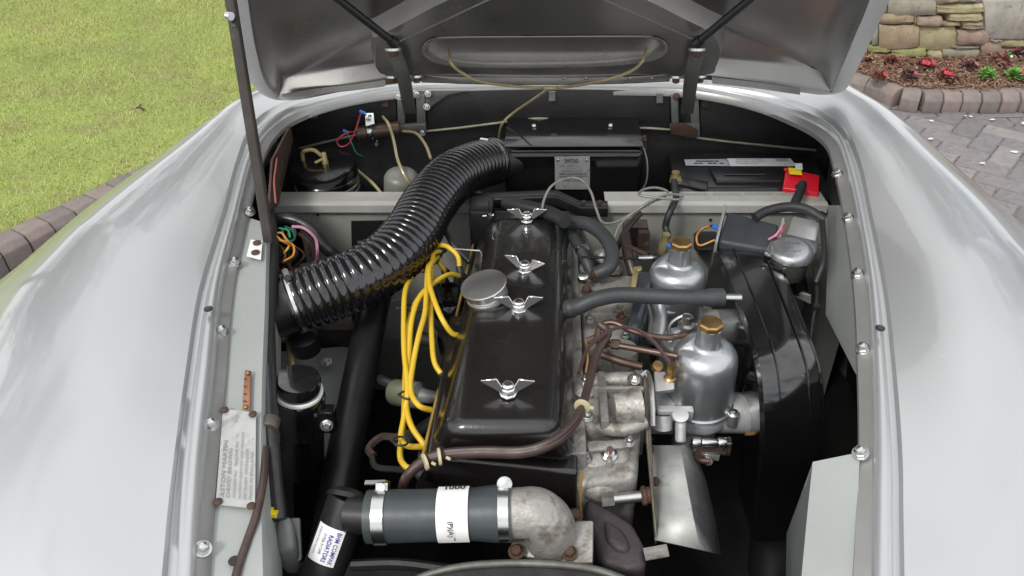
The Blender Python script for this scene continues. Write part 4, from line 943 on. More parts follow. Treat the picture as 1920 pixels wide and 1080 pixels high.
# small black plate left + bracket behind
g = G(); g.box(PY(690, 590, 1.10), (.05, .04, .09)); cp('mounting_block', g, sblack, bevel=.004); g = G(); g.box(PY(650, 625, 1.08), (.10, .04, .05)); mc = cp('steering_box', g, mat('oily_casting', (.05, .045, .038), .45, .4, .4, 40, bump=.4), 'dark oily casting below the ribbed hose', bevel=.003)
g = G(); g.tube([P(540, 620, .74), P(545, 660, .72), P(550, 700, .70)], .006, 8); g.tube([P(572, 640, .74), P(580, 620, .74)], .009, 8, 1); cp('brake_pipe', g, olive); g = G(); g.lathe([(.024, 0), (.024, .03), (.018, .034)], P(575, 655, .72), (0, -.1, 1), 20); cp('drain_plug', g, sblack, parent=mc)
for x, y in ((613, 680), (658, 622)): g = G(); g.hexbolt(P(x, y, .675), (0, -.3, 1), .006, .006); cp('panel_bolt', g, steel)
# black canister (oil filter / fluid)
p = P(560, 722, .83); g = G(); r_ = sz(p, 48); CX = (.17, 0, 1)
g.lathe([(r_*.85, -.165), (r_*.98, -.160), (r_*1.0, -.155), (r_*1.0, -.082), (r_*1.02, -.081), (r_*1.02, -.077), (r_, -.076), (r_*1.02, -.03), (r_*1.03, -.022), (r_*.95, -.016), (r_*.9, -.012)], p, CX, 40)
cn = cp('washer_canister', g, airgloss, 'tall glossy black canister with a black screw cap'); cn.name = 'oil_canister'
g = G(); g.lathe([(r_*.93, -.014), (r_*.95, -.011), (r_*.93, -.009)], p, CX, 40); cp('white_seal', g, mat('white_seal_ring', (.75, .76, .75), .3), parent=cn)
g = G(); g.lathe([(r_*.84, -.010), (r_*.86, .008), (r_*.82, .013), (r_*.6, .015), (r_*.05, .0155)], p, CX, 40); cp('screw_cap', g, airgloss, parent=cn)
g = G(); q = P(611, 785, .775); g.box(q, (.028, .02, .04)); cp('clamp_lug', g, gblack, parent=cn, bevel=.003); g = G(); g.hexbolt(q+Vector((.004, -.012, 0)), (.2, -1, .4), .006, .006); cp('bolt', g, zinc, parent=cn)
# chassis tube
g = G(); g.tube([P(722, 500, .76), P(700, 580, .74), P(672, 720, .70), P(638, 900, .65), P(610, 1080, .60)], [.026, .026, .027, .028, .029], 24); cp('chassis_tube', g, sblack, 'thick black chassis tube running down the left of the engine')

# ---- distributor, yellow leads
dp = P(845, 560, .74); g = G(); dr = sz(dp, 38)
g.lathe([(dr*.6, -.09), (dr*.6, -.05), (dr, -.045), (dr, -.012), (dr*.96, -.004), (dr*.8, .002), (dr*.78, .016), (dr*.5, .02), (dr*.1, .02)], dp, (-.1, 0, 1), 28)
ds = cp('distributor_cap', g, gblack, 'glossy black distributor cap beside the cam cover')
g = G()
for k in range(6): a = k*1.047; q = dp+Vector((math.cos(a)*dr*.65, math.sin(a)*dr*.65, .01)); g.lathe([(.007, 0), (.007, .02), (.005, .026)], q, (0, 0, 1), 10)
cp('lead_sockets', g, rubber, parent=ds)
g = G(); g.lathe([(.02, 0), (.022, .03), (.018, .06), (.025, .062), (.025, .07)], P(845, 660, .64), (0, 0, 1), 16); g.lathe([(.012, 0), (.012, .03)], P(815, 640, .69), (-1, 0, .3), 12); cp('distributor_body', g, mat('oily_casting', (.05, .05, .05)), 'oily distributor body')
leads = [[(862, 505, .80), (858, 480, .82), (838, 462, .83), (820, 462, .82), (815, 478, .80), (832, 505, .78), (834, 508, .77)],
         [(864, 518, .79), (840, 515, .81), (808, 535, .82), (785, 560, .82), (772, 600, .815), (768, 650, .80), (765, 700, .79), (762, 760, .78), (772, 800, .78), (795, 833, .77), (797, 836, .765)],
         [(795, 505, .80), (775, 515, .81), (760, 545, .815), (757, 600, .81), (758, 660, .80), (764, 730, .79), (758, 780, .775), (752, 820, .77), (764, 836, .775), (797, 838, .765)],
         [(815, 490, .80), (803, 500, .82), (800, 540, .82), (797, 585, .82), (785, 630, .815), (775, 680, .80), (770, 730, .79), (785, 760, .79), (812, 770, .775)],
         [(822, 480, .80), (806, 500, .83), (805, 530, .83), (815, 565, .83), (830, 600, .82), (848, 625, .80), (866, 628, .79)],
         [(828, 470, .81), (812, 478, .82), (808, 520, .81), (808, 580, .81), (810, 640, .80), (815, 680, .79), (830, 705, .78)],
         [(833, 527, .77), (822, 522, .79), (800, 545, .8), (778, 570, .80), (765, 620, .79), (760, 700, .78), (757, 790, .765), (750, 850, .76), (758, 872, .765), (772, 880, .765)]]
for l in leads:
    g = G(); g.tube([P(*q) for q in l], .0042, 10, 8); ld = cp('ignition_lead', g, yel, None)
    e0, e1 = P(*l[-2]), P(*l[-1]); dd_ = (e1-e0).normalized(); g = G(); g.lathe([(.0048, -.004), (.0062, -.002), (.0066, .012), (.008, .014), (.008, .020)], e1, dd_, 14); cp('lead_boot', g, rubber, parent=ld)
    g = G(); e0, e1 = P(*l[1]), P(*l[0]); dd_ = (e1-e0).normalized(); g.lathe([(.0048, -.006), (.0058, -.004), (.0062, .010)], e1, dd_, 12); cp('lead_boot', g, rubber, parent=ld)
for (x, y, w_, rot) in ((782, 578, 34, .1), (765, 740, 14, -.6), (752, 826, 14, .3)):
    c = P(x, y, .80 if y < 700 else .785); g = G(); s_ = sz(c, w_); ring = [c+CR*math.cos(a)*s_+CU*(math.sin(a)*.004-math.cos(a)*s_*.12)+CF*math.sin(a)*.009-CF*.004 for a in [k*.5236 for k in range(12)]]
    g.tube(ring, .0016, 6, 3, closed=True); g.tube([c-CR*s_, c-CR*(s_+.004)], .0026, 6, 1); cp('cable_tie', g, blackink)
# glass-bowl cylinder behind leads
a = P(735, 735, .70); b = P(815, 745, .715); d = (b-a).normalized(); g = G(); g.mi = 0; g.lathe([(.012, -.002), (.018, 0), (.021, .006), (.021, .03), (.019, .032)], a, d, 24); g.mi = 1; g.lathe([(.021, .032), (.021, .05), (.012, .056), (.008, .09)], a, d, 24)
cp('fuel_filter', g, [olivecoil, relay_m], 'dusty olive filter bowl behind the yellow leads')
g = G(); g.tube([P(738, 722, .70), P(720, 715, .70), P(700, 708, .69)], .008, 8); g.tube([P(715, 705, .71), P(712, 722, .69)], .003, 6, 1); cp('banjo_union', g, rubber)
wire([(700, 855, .72), (692, 840, .72), (715, 820, .72), (745, 820, .72), (770, 812, .73)], .006, brownsl, name='brown_cable'); wire([(697, 850, .72), (705, 875, .72), (740, 880, .73), (765, 882, .75)], .0045, mblack, name='black_cable')
g = G(); g.tube([P(748, 840, .73), P(800, 800, .73), P(830, 780, .74)], .010, 10); g.tube([P(790, 860, .73), P(830, 850, .74)], .012, 10, 1); cp('plug_boot', g, rubber)

# ---- cam cover
T = [P(836, 806, .85), P(1052, 806, .85), P(1052, 400, .827), P(922, 404, .827)]
Bq = [P(797, 852, .79), P(1085, 880, .775), P(1080, 410, .76), P(893, 445, .765)]
cg = G(); cg.hexa([Bq[0]+Vector((0, 0, 0)), Bq[1], Bq[2], Bq[3], T[0], T[1], T[2], T[3]])
cover = cp('cam_cover', cg, cover_m, 'long satin black cam cover with four chrome wing nuts', bevel=.024, bseg=6)
# gasket line
g = G(); g.tube([Bq[3]+Vector((-.003, 0, -.003)), Bq[0]+Vector((-.003, 0, -.003))], .0024, 6, 1); g.tube([Bq[1]+Vector((.004, -.002, -.003)), Bq[1]+Vector((.003, -.012, -.05)), Bq[1]+Vector((.008, -.014, -.11))], .002, 6, 2); cp('gasket', g, goldline, parent=cover)
# front cover below
F0 = [P(768, 925, .70), P(1085, 960, .70)]
g = G(); g.hexa([P(772, 935, .70), P(1080, 965, .70), Bq[1]+Vector((0, .3, -.1)), Bq[0]+Vector((0, .3, -.1)), Bq[0]+Vector((.0, -.002, -.004)), Bq[1]+Vector((0, -.002, -.004)), Bq[1]+Vector((0, .3, -.004)), Bq[0]+Vector((0, .3, -.004))])
tcv = cp('timing_cover', g, cover_m, 'black timing case at the front of the engine', bevel=.006, bseg=3)
g = G(); g.hexa([P(790, 940, .40), P(1110, 960, .40), P(1110, 430, .40), P(890, 440, .40), P(780, 935, .695), P(1090, 965, .695), Bq[2]+Vector((.01, 0, -.01)), Bq[3]+Vector((0, 0, -.01))])
cp('engine_block', g, mat('grubby_block', (.03, .03, .03), .6, .2, .4, 30), 'dark engine block', bevel=.004)
# wing nuts: master at origin
def wing_nut_mesh():
    g = G(); g.lathe([(.0125, 0), (.0125, .003), (.0105, .004), (.0105, .011), (.0085, .013), (.0085, .016), (.005, .018), (.001, .018)], (0, 0, 0), (0, 0, 1), 8)
    for s_ in (-1, 1):
        pr_ = [(.006*s_, 0, .008), (.012*s_, 0, .004), (.022*s_, 0, .012), (.034*s_, 0, .021), (.035*s_, 0, .0235), (.014*s_, 0, .026), (.008*s_, 0, .0135)]
        g.plate([Vector(q)+Vector((0, -.0016, 0)) for q in pr_], Vector((0, .0032, 0)))
    return g
wn0 = None
for k, (x, y, z, rz, s_) in enumerate(((988, 414, .829, 0, 1.0), (984, 508, .832, -.35, 1.0), (973, 582, .836, .03, 1.05), (953, 738, .850, 0, 1.0))):
    p = P(x, y, z); 
    if wn0 is None:
        me = wing_nut_mesh().mesh('wing_nut', [chrome], Vector((0, 0, 0)), .0006, 1); wn0 = bpy.data.objects.new('wing_nut', me); C.objects.link(wn0); wn0.parent = cover; wn0.location = p-wp(cover); WP[wn0.name] = p; wn0.rotation_euler.z = rz
    else: dup(wn0, p, cover, rz, scale=s_)
# oil filler cap
p = P(914, 556, .838); r_ = sz(p, 44); ax = Vector((-.22, -.05, 1)).normalized()
g = G(); g.lathe([(r_*.9, 0), (r_*.9, .004), (r_*.78, .005), (r_*.78, .010), (r_*.9, .011), (r_*.9, .020), (r_*.99, .021), (r_*1.0, .0235), (r_*.98, .025), (r_*.9, .0255), (r_*.05, .026)], p, ax, 48)
fc = cp('oil_filler_cap', g, mat('satin_chrome', (.75, .75, .74), .36, 1, .06, 10), 'round chrome oil filler cap on the left edge of the cam cover', parent=cover, ang=30)

# brown sleeve looping across the front of cover and up the right side
bs = [(752, 925, .775), (762, 895, .80), (790, 868, .815), (830, 853, .825), (900, 848, .83), (980, 848, .84), (1035, 830, .85), (1075, 795, .85), (1092, 760, .845), (1105, 715, .84), (1120, 660, .84), (1140, 625, .845), (1125, 608, .85)]
g = G(); g.tube([P(*q) for q in bs], lambda t: .0058+.0018*math.sin(math.pi*min(1, t*1.5)), 12, 8); g.tube([P(x+2, y-5, z+.005) for x, y, z in bs[1:9]], .0038, 8, 6)
bl_ = cp('sleeved_loom', g, brownsl, 'brown sleeved loom looping round the front of the cam cover')
for (x, y, z, dx) in ((797, 866, .822, .6), (824, 856, .832, .3), (1092, 762, .85, 1.3)):
    q = P(x, y, z); dirx = Vector((math.cos(dx), math.sin(dx)*.8, 0)); g = G(); g.lathe([(.0095, -.002), (.0108, -.0015), (.0108, .0015), (.0095, .002)], q, dirx, 14); g.tube([q+Vector((.009, -.003, .002)), q+Vector((.014, -.006, .002))], .002, 6, 1); cp('cable_tie', g, creamw, parent=bl_)
wire([(1085, 700, .845), (1105, 650, .85), (1150, 617, .862), (1190, 617, .865), (1225, 640, .855), (1255, 680, .835)], .0028, mat('dark_red_wire', (.06, .03, .032), .35), 'thin dark red wire arching to the front carburettor')

# ---- top hose, radiator pipe, thermostat housing
hz = .80
g = G(); prof = lambda t: .0375-.0025*math.sin(math.pi*t)
h0, h1 = P(690, 969, hz-.005), P(960, 962, hz+.002); hpts = [h0.lerp(h1, k/4) for k in range(5)]
hd = (hpts[-1]-hpts[0]).normalized()
hr = sz(hpts[0], 50)
g.tube(hpts, lambda t: hr*(.97+.012*math.cos(t*6.28))+.002*max(0, min(1, (t-.75)*8)), 36, 6)
th_ = cp('top_hose', g, bluerub, 'blue-grey rubber top hose with a white part number sticker')
for t_, w_ in ((.10, .016), (.95, .014)):
    c = hpts[0].lerp(hpts[-1], t_); g = G(); g.lathe([(hr*1.0, -w_/2), (hr*1.05, -w_/2+.001), (hr*1.05, w_/2-.001), (hr*1.0, w_/2)], c, hd, 40)
    up = Vector((0, 0, 1)); fwd = Vector((0, 1, 0)); q = c+(up*.75+fwd*.66)*hr*1.12; g.lathe([(.0055, -.012), (.0055, .012)], q, hd.cross(up*.75+fwd*.66), 10); g.box(q, (.014, .016, .009), hd, hd.cross(up*.75+fwd*.66), (up*.75+fwd*.66))
    if t_ > .5: g.lathe([(.009, -.002), (.009, .006), (.006, .008)], q+(up*.6-fwd*.7)*.006, (up*.6-fwd*.7), 16)
    else: g.plate([q+hd*-.022+up*.004, q+hd*.002+up*.004, q+hd*.002+up*.004+fwd*.006, q+hd*-.022+up*.004+fwd*.006], Vector((0, 0, -.002)))
    cp('hose_clamp', g, zinc, parent=th_)
# sticker: band segment around the hose
def wrap(c0, c1, r, a0, a1, n=14, axis=hd):
    x = Vector((0, 0, 1)); x = (x-axis*x.dot(axis)).normalized(); y = axis.cross(x)
    return [[c0+(x*math.cos(a)+y*math.sin(a))*r, c1+(x*math.cos(a)+y*math.sin(a))*r] for a in [a0+(a1-a0)*k/n for k in range(n+1)]], x, y
s0, s1_ = hpts[0].lerp(hpts[-1], .50), hpts[0].lerp(hpts[-1], .715)
for sign in (1,):
    rows, xv, yv = wrap(s0, s1_, hr*.985+.001, -.75, 2.2)
camdir = (CAM-s0); camdir -= hd*camdir.dot(hd); camdir.normalize()
phi = math.atan2(camdir.dot(yv), camdir.dot(xv))
rows, xv, yv = wrap(s0, s1_, hr*.975+.0020, phi-1.35, phi+1.25)
g = G(); g.mi = 0; g.grid(rows)
def wtxt(g, txt, size, ang_, u, vertical=False):
    b = len(g.v); rr_ = hr*.975+.0026
    nn = xv*math.cos(ang_)+yv*math.sin(ang_); tt = -xv*math.sin(ang_)+yv*math.cos(ang_)
    if tt.dot(CU) < 0: tt = -tt
    o = s0.lerp(s1_, u)+nn*rr_
    if vertical: g.text(txt, size, o, -tt, hd, .02)
    else: g.text(txt, size, o, hd, tt, .02)
sg = 1 if (-xv*math.sin(phi)+yv*math.cos(phi)).dot(CU) > 0 else -1
g.mi = 1; wtxt(g, '1000', .013, phi+sg*1.02, .18); wtxt(g, '(P)(A)', .0075, phi-sg*.22, .40, True); wtxt(g, '1', .008, phi-sg*1.05, .5)
cp('hose_sticker', g, [white_m, blackink], 'white sticker printed 1000 round the top hose', parent=th_)
# radiator pipe (black metal T with label)
rpa, rpb = P(652, 945, hz-.01), P(578, 1150, hz-.11); rp0 = [rpa.lerp(rpb, k/3) for k in range(4)]
g = G(); rr2 = sz(rp0[0], 40)
g.tube([rpa+(rpa-rpb)*.06, rpb], rr2, 32, 1); g.tube([P(655, 965, hz-.01), P(702, 968, hz-.006)], sz(rp0[0], 34), 28, 1)
g.lathe([(rr2, 0), (rr2*.95, .006), (rr2*.6, .012), (.001, .014)], P(650, 936, hz-.01), (P(650, 936, hz-.01)-P(632, 1000, hz-.03)).normalized(), 32)
rpipe = cp('radiator_pipe', g, sblack, 'black radiator outlet pipe with a white supplier label')
ax2 = (rp0[2]-rp0[1]).normalized(); q0 = rpa.lerp(rpb, .18); q1 = rpa.lerp(rpb, .50); ax2 = (q1-q0).normalized()
rows, xv, yv = wrap(q0, q1, rr2+.0012, 0, 1, axis=ax2); cdv = CAM-q0; cdv -= ax2*cdv.dot(ax2); cdv.normalize(); phi2 = math.atan2(cdv.dot(yv), cdv.dot(xv))
for tsg in (1, -1):
    tt = -xv*math.sin(phi2)+yv*math.cos(phi2)
lft = 1 if tt.dot(CR) < 0 else -1     # direction of increasing angle that runs left
rows, _, _ = wrap(q0, q1, rr2+.0012, phi2-lft*.35, phi2+lft*1.05, axis=ax2)
g = G(); g.mi = 0; g.grid(rows); g.mi = 1
def rtxt(txt, size, a, u, bold=.01):
    nn = xv*math.cos(a)+yv*math.sin(a); t2 = (-xv*math.sin(a)+yv*math.cos(a)); 
    if t2.dot(CR) < 0: t2 = -t2
    g.text(txt, size, q0.lerp(q1, u)+nn*(rr2+.0022), ax2, t2, bold, .78)
rtxt('BHM COMPAK', .0078, phi2-lft*.02, .06, .005); rtxt('RADIATORS', .0078, phi2+lft*.28, .18, .015); rtxt('01926 311268', .0055, phi2+lft*.52, .20, 0); rtxt('Radiator & Heater Specialists', .0036, phi2+lft*.80, .08, 0)
cp('supplier_label', g, [white_m, ink], 'white label printed BHM COMPAK RADIATORS', parent=rpipe)
# thermostat housing
e = hpts[-1]; g = G(); r_ = hr*.93
g.tube([e-hd*.01, e+hd*.012, e+hd*.028+Vector((0, 0, -.003)), e+hd*.042+Vector((0, -.002, -.02)), e+hd*.046+Vector((0, -.003, -.05))], [r_, r_*1.0, r_*1.06, r_*1.08, r_*1.05], 32, 6)
tho = cp('thermostat_housing', g, castal, 'rounded cast aluminium thermostat elbow joined to the top hose')
g = G(); fl = [P(955, 1040, .755), P(1085, 1056, .755), P(1112, 1055, .755), P(1113, 975, .77), P(1080, 975, .77), P(1060, 1000, .765), P(960, 1010, .76)]
g.plate(fl, .02); cp('housing_flange', g, castal, parent=tho, bevel=.003)
for x, y in ((1067, 1037), (968, 1035), (1078, 968)): g = G(); g.hexbolt(P(x, y, .763), (0, -.2, 1), .0065, .008); cp('bolt', g, rust, parent=tho)
# fan / radiator rim arc at the bottom
g = G(); arc = [P(760, 1100, .76), P(800, 1078, .765), P(870, 1062, .77), P(960, 1056, .77), P(1060, 1060, .77), P(1130, 1072, .765), P(1190, 1100, .76), P(1230, 1160, .75)]
g.tube(arc, .0045, 10, 8); cp('fan_cowl_rim', g, mat('dirty_rim', (.14, .14, .125), .45, .5, .4, 40), 'curved worn rim of the fan cowl at the bottom')
g = G(); ac = catmull(arc, 8); g.grid([[p+Vector((0, .001, -.004)), p+Vector((0, .012, -.012)), p+Vector((0, .012, -.06))] for p in ac]); g.grid([[p+Vector((0, -.003, -.004)), p+Vector((0, -.12, -.08))] for p in ac]); cp('fan_cowl', g, mblack, 'black fan cowl', ang=60)
g = G(); g.tube([P(660, 1060, .74), P(750, 1058, .745), P(850, 1070, .75)], .007, 8); g.box(P(800, 1120, .66), (.5, .06, .05)); cp('radiator_top', g, sblack)
# purple-brown casting (water pump)
g = G(); g.plate([P(*q, .715) for q in ((1100, 928), (1136, 946), (1188, 980), (1210, 1022), (1213, 1062), (1180, 1070), (1122, 1052), (1114, 1005), (1098, 965))], Vector((0, 0, -.07))); g.plate([P(*q, .722) for q in ((1130, 965), (1170, 990), (1188, 1028), (1160, 1034), (1135, 1010))], Vector((0, 0, -.03)))
wpump = cp('water_pump_casting', g, purple, 'purple-brown rough casting beside the thermostat housing', bevel=.013, bseg=4, ang=60)
a = P(1208, 1040, .715); b = P(1252, 1032, .72); g = G(); g.lathe([(.0085, 0), (.0085, (b-a).length)], a, (b-a), 6); cp('alloy_spigot', g, castal, parent=wpump)
# engine side castings
def blk(name, top, zt_, zb, m_, label=None, bev=.008, parent=None):
    g = G(); t = [P(x, y, z) for x, y, z in top]; b = [Vector((q.x, q.y, zb)) for q in t]
    if len(t) == 4: g.hexa(b[::1]+t)
    else: g.plate(t, Vector((0, 0, zb-t[0].z)))
    return cp(name, g, m_, label, bevel=bev, bseg=3, parent=parent)
blk('intake_flange', [(1062, 850, .775), (1100, 850, .775), (1082, 440, .77), (1068, 440, .77)], 0, .70, castal, 'alloy cylinder head edge beside the cam cover', .003)
m1 = blk('front_intake_casting', [(1092, 800, .775), (1205, 788, .785), (1195, 700, .785), (1085, 706, .78)], 0, .70, castal, 'rough cast aluminium intake manifold at the front', .012); m1.name = 'intake_manifold'
m2 = blk('intake_manifold', [(1092, 905, .735), (1188, 885, .735), (1186, 812, .765), (1085, 820, .765)], 0, .64, castal, 'cast aluminium bracket with one stud nut at the front of the engine', .014)
g = G(); g.tube([P(1092, 905, .725), P(1140, 925, .715), P(1150, 938, .70)], [.02, .015, .008], 12); cp('casting_foot', g, castal, parent=m2)
g = G(); q = P(1142, 852, .752); g.mi = 0; g.lathe([(.011, 0), (.011, .002)], q, (0, -.3, 1), 18); g.lathe([(.0075, .002), (.0075, .009)], q, (0, -.3, 1), 6); g.mi = 1; g.lathe([(.004, .009), (.004, .018)], q, (0, -.3, 1), 10); cp('stud_nut', g, [zinc, copper], parent=m2)
g = G(); a, b = P(1128, 938, .72), P(1205, 930, .725); d = (b-a).normalized(); g.mi = 0; g.lathe([(.0105, 0), (.0105, .016)], a, d, 6); g.lathe([(.0075, .016), (.0075, .06)], a, d, 14); g.mi = 1; g.lathe([(.010, .052), (.013, .054), (.013, .058), (.011, .060), (.011, .066)], a, d, 8); cp('long_bolt', g, [steel, rust], 'long bolt with rusty washer on the engine front')
m5 = blk('manifold_base', [(1066, 915, .742), (1196, 895, .742), (1210, 690, .755), (1072, 695, .755)], 0, .60, castal, 'broad cast aluminium base under the intake castings', .01)
# rear manifold body
m3 = blk('intake_manifold', [(1090, 640, .76), (1180, 640, .76), (1170, 580, .77), (1092, 580, .77)], 0, .68, castal, 'grey cast intake manifold below the straight hose', .012)
m4 = blk('intake_manifold', [(1085, 575, .775), (1200, 560, .775), (1200, 510, .78), (1085, 520, .78)], 0, .70, castal, 'cast manifold at the rear of the engine', .01)
for x, y in ((1100, 548), (1115, 520)): g = G(); g.hexbolt(P(x, y, .787), (0, 0, 1), .007, .012); cp('manifold_bolt', g, rust, parent=m4)
g = G(); g.tube([P(1070, 740, .775), P(1130, 715, .785), P(1200, 712, .79)], .012, 12); g.tube([P(1120, 800, .775), P(1170, 805, .78), P(1210, 790, .785)], .010, 12); g.lathe([(.02, 0), (.024, .02), (.022, .04)], P(1165, 690, .74), (0, 0, 1), 18); g.tube([P(1150, 765, .80), P(1200, 760, .80)], [.02, .026], 18, 1); g.lathe([(.016, 0), (.018, .012), (.006, .02)], P(1095, 740, .775), (0, 0, 1), 16)
cp('manifold_runners', g, castal, 'cast alloy runners to the front carburettor', parent=m1)
g = G(); g.lathe([(.028, 0), (.03, .02), (.024, .035)], P(1165, 668, .70), (0, 0, 1), 20); g.lathe([(.018, .035), (.02, .04), (.02, .05)], P(1165, 668, .70), (0, 0, 1), 8); cp('rear_runner', g, castal, parent=m3)
for (x, y, z, r_, m_) in ((1098, 716, .80, .006, steel), (1190, 712, .80, .007, zinc), (1196, 770, .80, .006, rust), (1102, 782, .80, .006, steel), (1180, 830, .775, .005, steel), (1100, 860, .75, .005, steel), (1105, 600, .78, .006, steel), (1165, 596, .78, .006, rust), (1172, 630, .77, .005, steel)):
    g = G(); g.hexbolt(P(x, y, z), (0, -.15, 1), r_, .008); g.lathe([(r_*.5, .006), (r_*.5, .013)], P(x, y, z), (0, -.15, 1), 8); cp('stud', g, m_, parent=m1 if y > 650 else m3)
g = G(); g.box(P(1130, 755, .782), (.012, .10, .03)); g.box(P(1160, 735, .79), (.07, .008, .02)); cp('cast_web', g, castal, parent=m1, bevel=.003)
g = G(); g.box(P(1140, 845, .745), (.008, .06, .02)); g.plate([P(1100, 830, .768), P(1185, 822, .768), P(1180, 838, .766), P(1104, 846, .766)], .006); cp('cast_web', g, castal, parent=m2, bevel=.002)
g = G(); g.tube([P(1200, 705, .80), P(1214, 700, .80), P(1222, 740, .80), P(1224, 800, .78)], .004, 8); cp('vent_pipe', g, steel)
g = G(); g.lathe([(.004, 0), (.004, .05)], P(1228, 790, .75), (1, 0, .1), 10); k_ = P(1240, 815, .74)
for i in range(7): g.lathe([(.0055, i*.004), (.0065, i*.004+.001), (.0055, i*.004+.002)], P(1228, 790, .75), (1, 0, .1), 12)
cp('return_spring', g, zinc)
g = G(); g.tube([P(1300, 850, .69), P(1310, 862, .68), P(1330, 866, .68)], .004, 8); g.lathe([(.006, 0), (.006, .006)], P(1308, 852, .69), (0, -1, .4), 8); cp('jet_lever', g, copper)
# heat shield plate (vertical edge) and sheet
g = G(); g.plate([P(1205, 693, .80), P(1211, 693, .80), P(1216, 760, .79), P(1222, 830, .775), P(1226, 900, .75), P(1233, 1010, .70), P(1229, 1012, .70), P(1220, 905, .748), P(1213, 830, .773), P(1209, 760, .79)], Vector((0, .0, -.01))); cp('gasket_plate', g, mat('worn_gasket', (.17, .155, .125), .5, .4, .4, 40), 'thin worn heat shield edge beside the carburettor', bevel=.001)
g = G(); rows = [[P(1218, 835, .735), P(1275, 835, .735), P(1300, 830, .68)], [P(1222, 900, .72), P(1287, 900, .72), P(1325, 905, .65)], [P(1226, 960, .705), P(1299, 965, .705), P(1342, 975, .62)], [P(1228, 1012, .70), P(1313, 1030, .70), P(1353, 1040, .60)]]
rr_ = [catmull(r, 1) for r in rows]; g.grid(rr_); gg = G(); gg.grid(rr_); 
hs = cp('heat_shield', g, sheetal, 'bent aluminium heat shield sheet below the front carburettor', ang=25)
md = hs.modifiers.new('solid', 'SOLIDIFY'); md.thickness = .0018
for (x, y) in ((1217, 842), (1227, 903)): g = G(); g.lathe([(.0065, 0), (.0065, .004), (.004, .006)], P(x, y, .745 if y < 880 else .73), (1, -.4, .6), 12); cp('rivet', g, rust, parent=hs)

# ---- carburettors
def carb(cx, cy, zt_, front, label):
    top = P(cx, cy, zt_); ax = Vector((0, 0, 1)); Rb = .0455
    o = Vector((top.x, top.y, zt_-.148))
    g = G(); g.lathe([(Rb*1.13, -.003), (Rb*1.13, .0), (Rb*1.07, .002), (Rb*1.07, .01), (Rb*1.04, .06), (Rb*1.03, .078), (Rb*.99, .088), (Rb*.90, .096), (Rb*.72, .1015), (Rb*.52, .104), (Rb*.43, .106), (Rb*.38, .110), (Rb*.37, .138), (Rb*.33, .139)], o, ax, 48)
    db = cp('carburettor_dashpot', g, carbal, label, ang=50)
    g = G(); g.lathe([(.0165, .136), (.0175, .138), (.0175, .1455), (.0155, .148), (.004, .149)], o, ax, 8, ang=.39); cp('damper_cap', g, brass, parent=db, ang=20)
    g = G(); a = o+Vector((-Rb*.40, -.002, .125)); g.plate([a, a+Vector((-.022, 0, -.028)), a+Vector((0, 0, -.028))], Vector((0, .005, 0))); cp('cast_rib', g, carbal, parent=db)
    # ears + screws
    for an in (-2.2, -.55, .9, 2.5):
        q = o+Vector((math.cos(an)*Rb*1.2, math.sin(an)*Rb*1.2, -.004)); g = G(); g.lathe([(.009, -.018), (.009, .004), (.007, .006)], q, ax, 16); cp('screw_ear', g, carbal, parent=db)
        g = G(); g.lathe([(.005, .006), (.0045, .009), (.002, .010)], q, ax, 10); cp('screw', g, zinc, parent=db)
    # body
    g = G(); c = o+Vector((0, 0, -.02)); g.lathe([(Rb*.62, -.085), (Rb*.7, -.08), (Rb*.74, -.02), (Rb*1.04, -.008), (Rb*1.05, .016)], c, ax, 32)
    g.tube([c+Vector((-.085, 0, -.008)), c+Vector((.085, 0, -.008))], .031, 28, 1)
    g.box(c+Vector((-.088, 0, -.008)), (.012, .085, .10)); g.box(c+Vector((.088, 0, -.008)), (.012, .07, .08)); g.box(c+Vector((-.06, -.01, .01)), (.04, .06, .05))
    bdy = cp('carburettor_body', g, carbody, 'alloy throttle body of the %s carburettor' % front, ang=35, bevel=.0015)
    for dy, dz in ((-.026, .022), (-.026, -.038)):
        g = G(); q = c+Vector((-.083, dy, dz)); g.mi = 0; g.lathe([(.010, 0), (.010, .002), (.0085, .002), (.0085, .011)], q, (1, -.1, 0), 6); g.mi = 1; g.lathe([(.0045, .011), (.0045, .019)], q, (1, -.1, 0), 10); cp('flange_nut', g, [brass, rust], parent=bdy)
    g = G(); q = c+Vector((.078, -.026, -.022)); g.lathe([(.006, 0), (.006, .009)], q, (-1, 0, 0), 6); cp('brass_bolt', g, brass, parent=bdy)
    g = G(); g.lathe([(.019, 0), (.020, .002), (.020, .012), (.016, .014)], c+Vector((.095, 0, -.008)), (1, 0, 0), 28); g.lathe([(.03, .0), (.03, .02)], c+Vector((.092, 0, -.008)), (1, 0, 0), 28); cp('intake_collar', g, steel, parent=bdy)
    return o, c, bdy
o1, c1, b1 = carb(1333, 603, .872, 'front', 'satin alloy dashpot of the front carburettor with a brass cap')
o2, c2, b2 = carb(1278, 452, .872, 'rear', 'satin alloy dashpot of the rear carburettor with a brass cap')
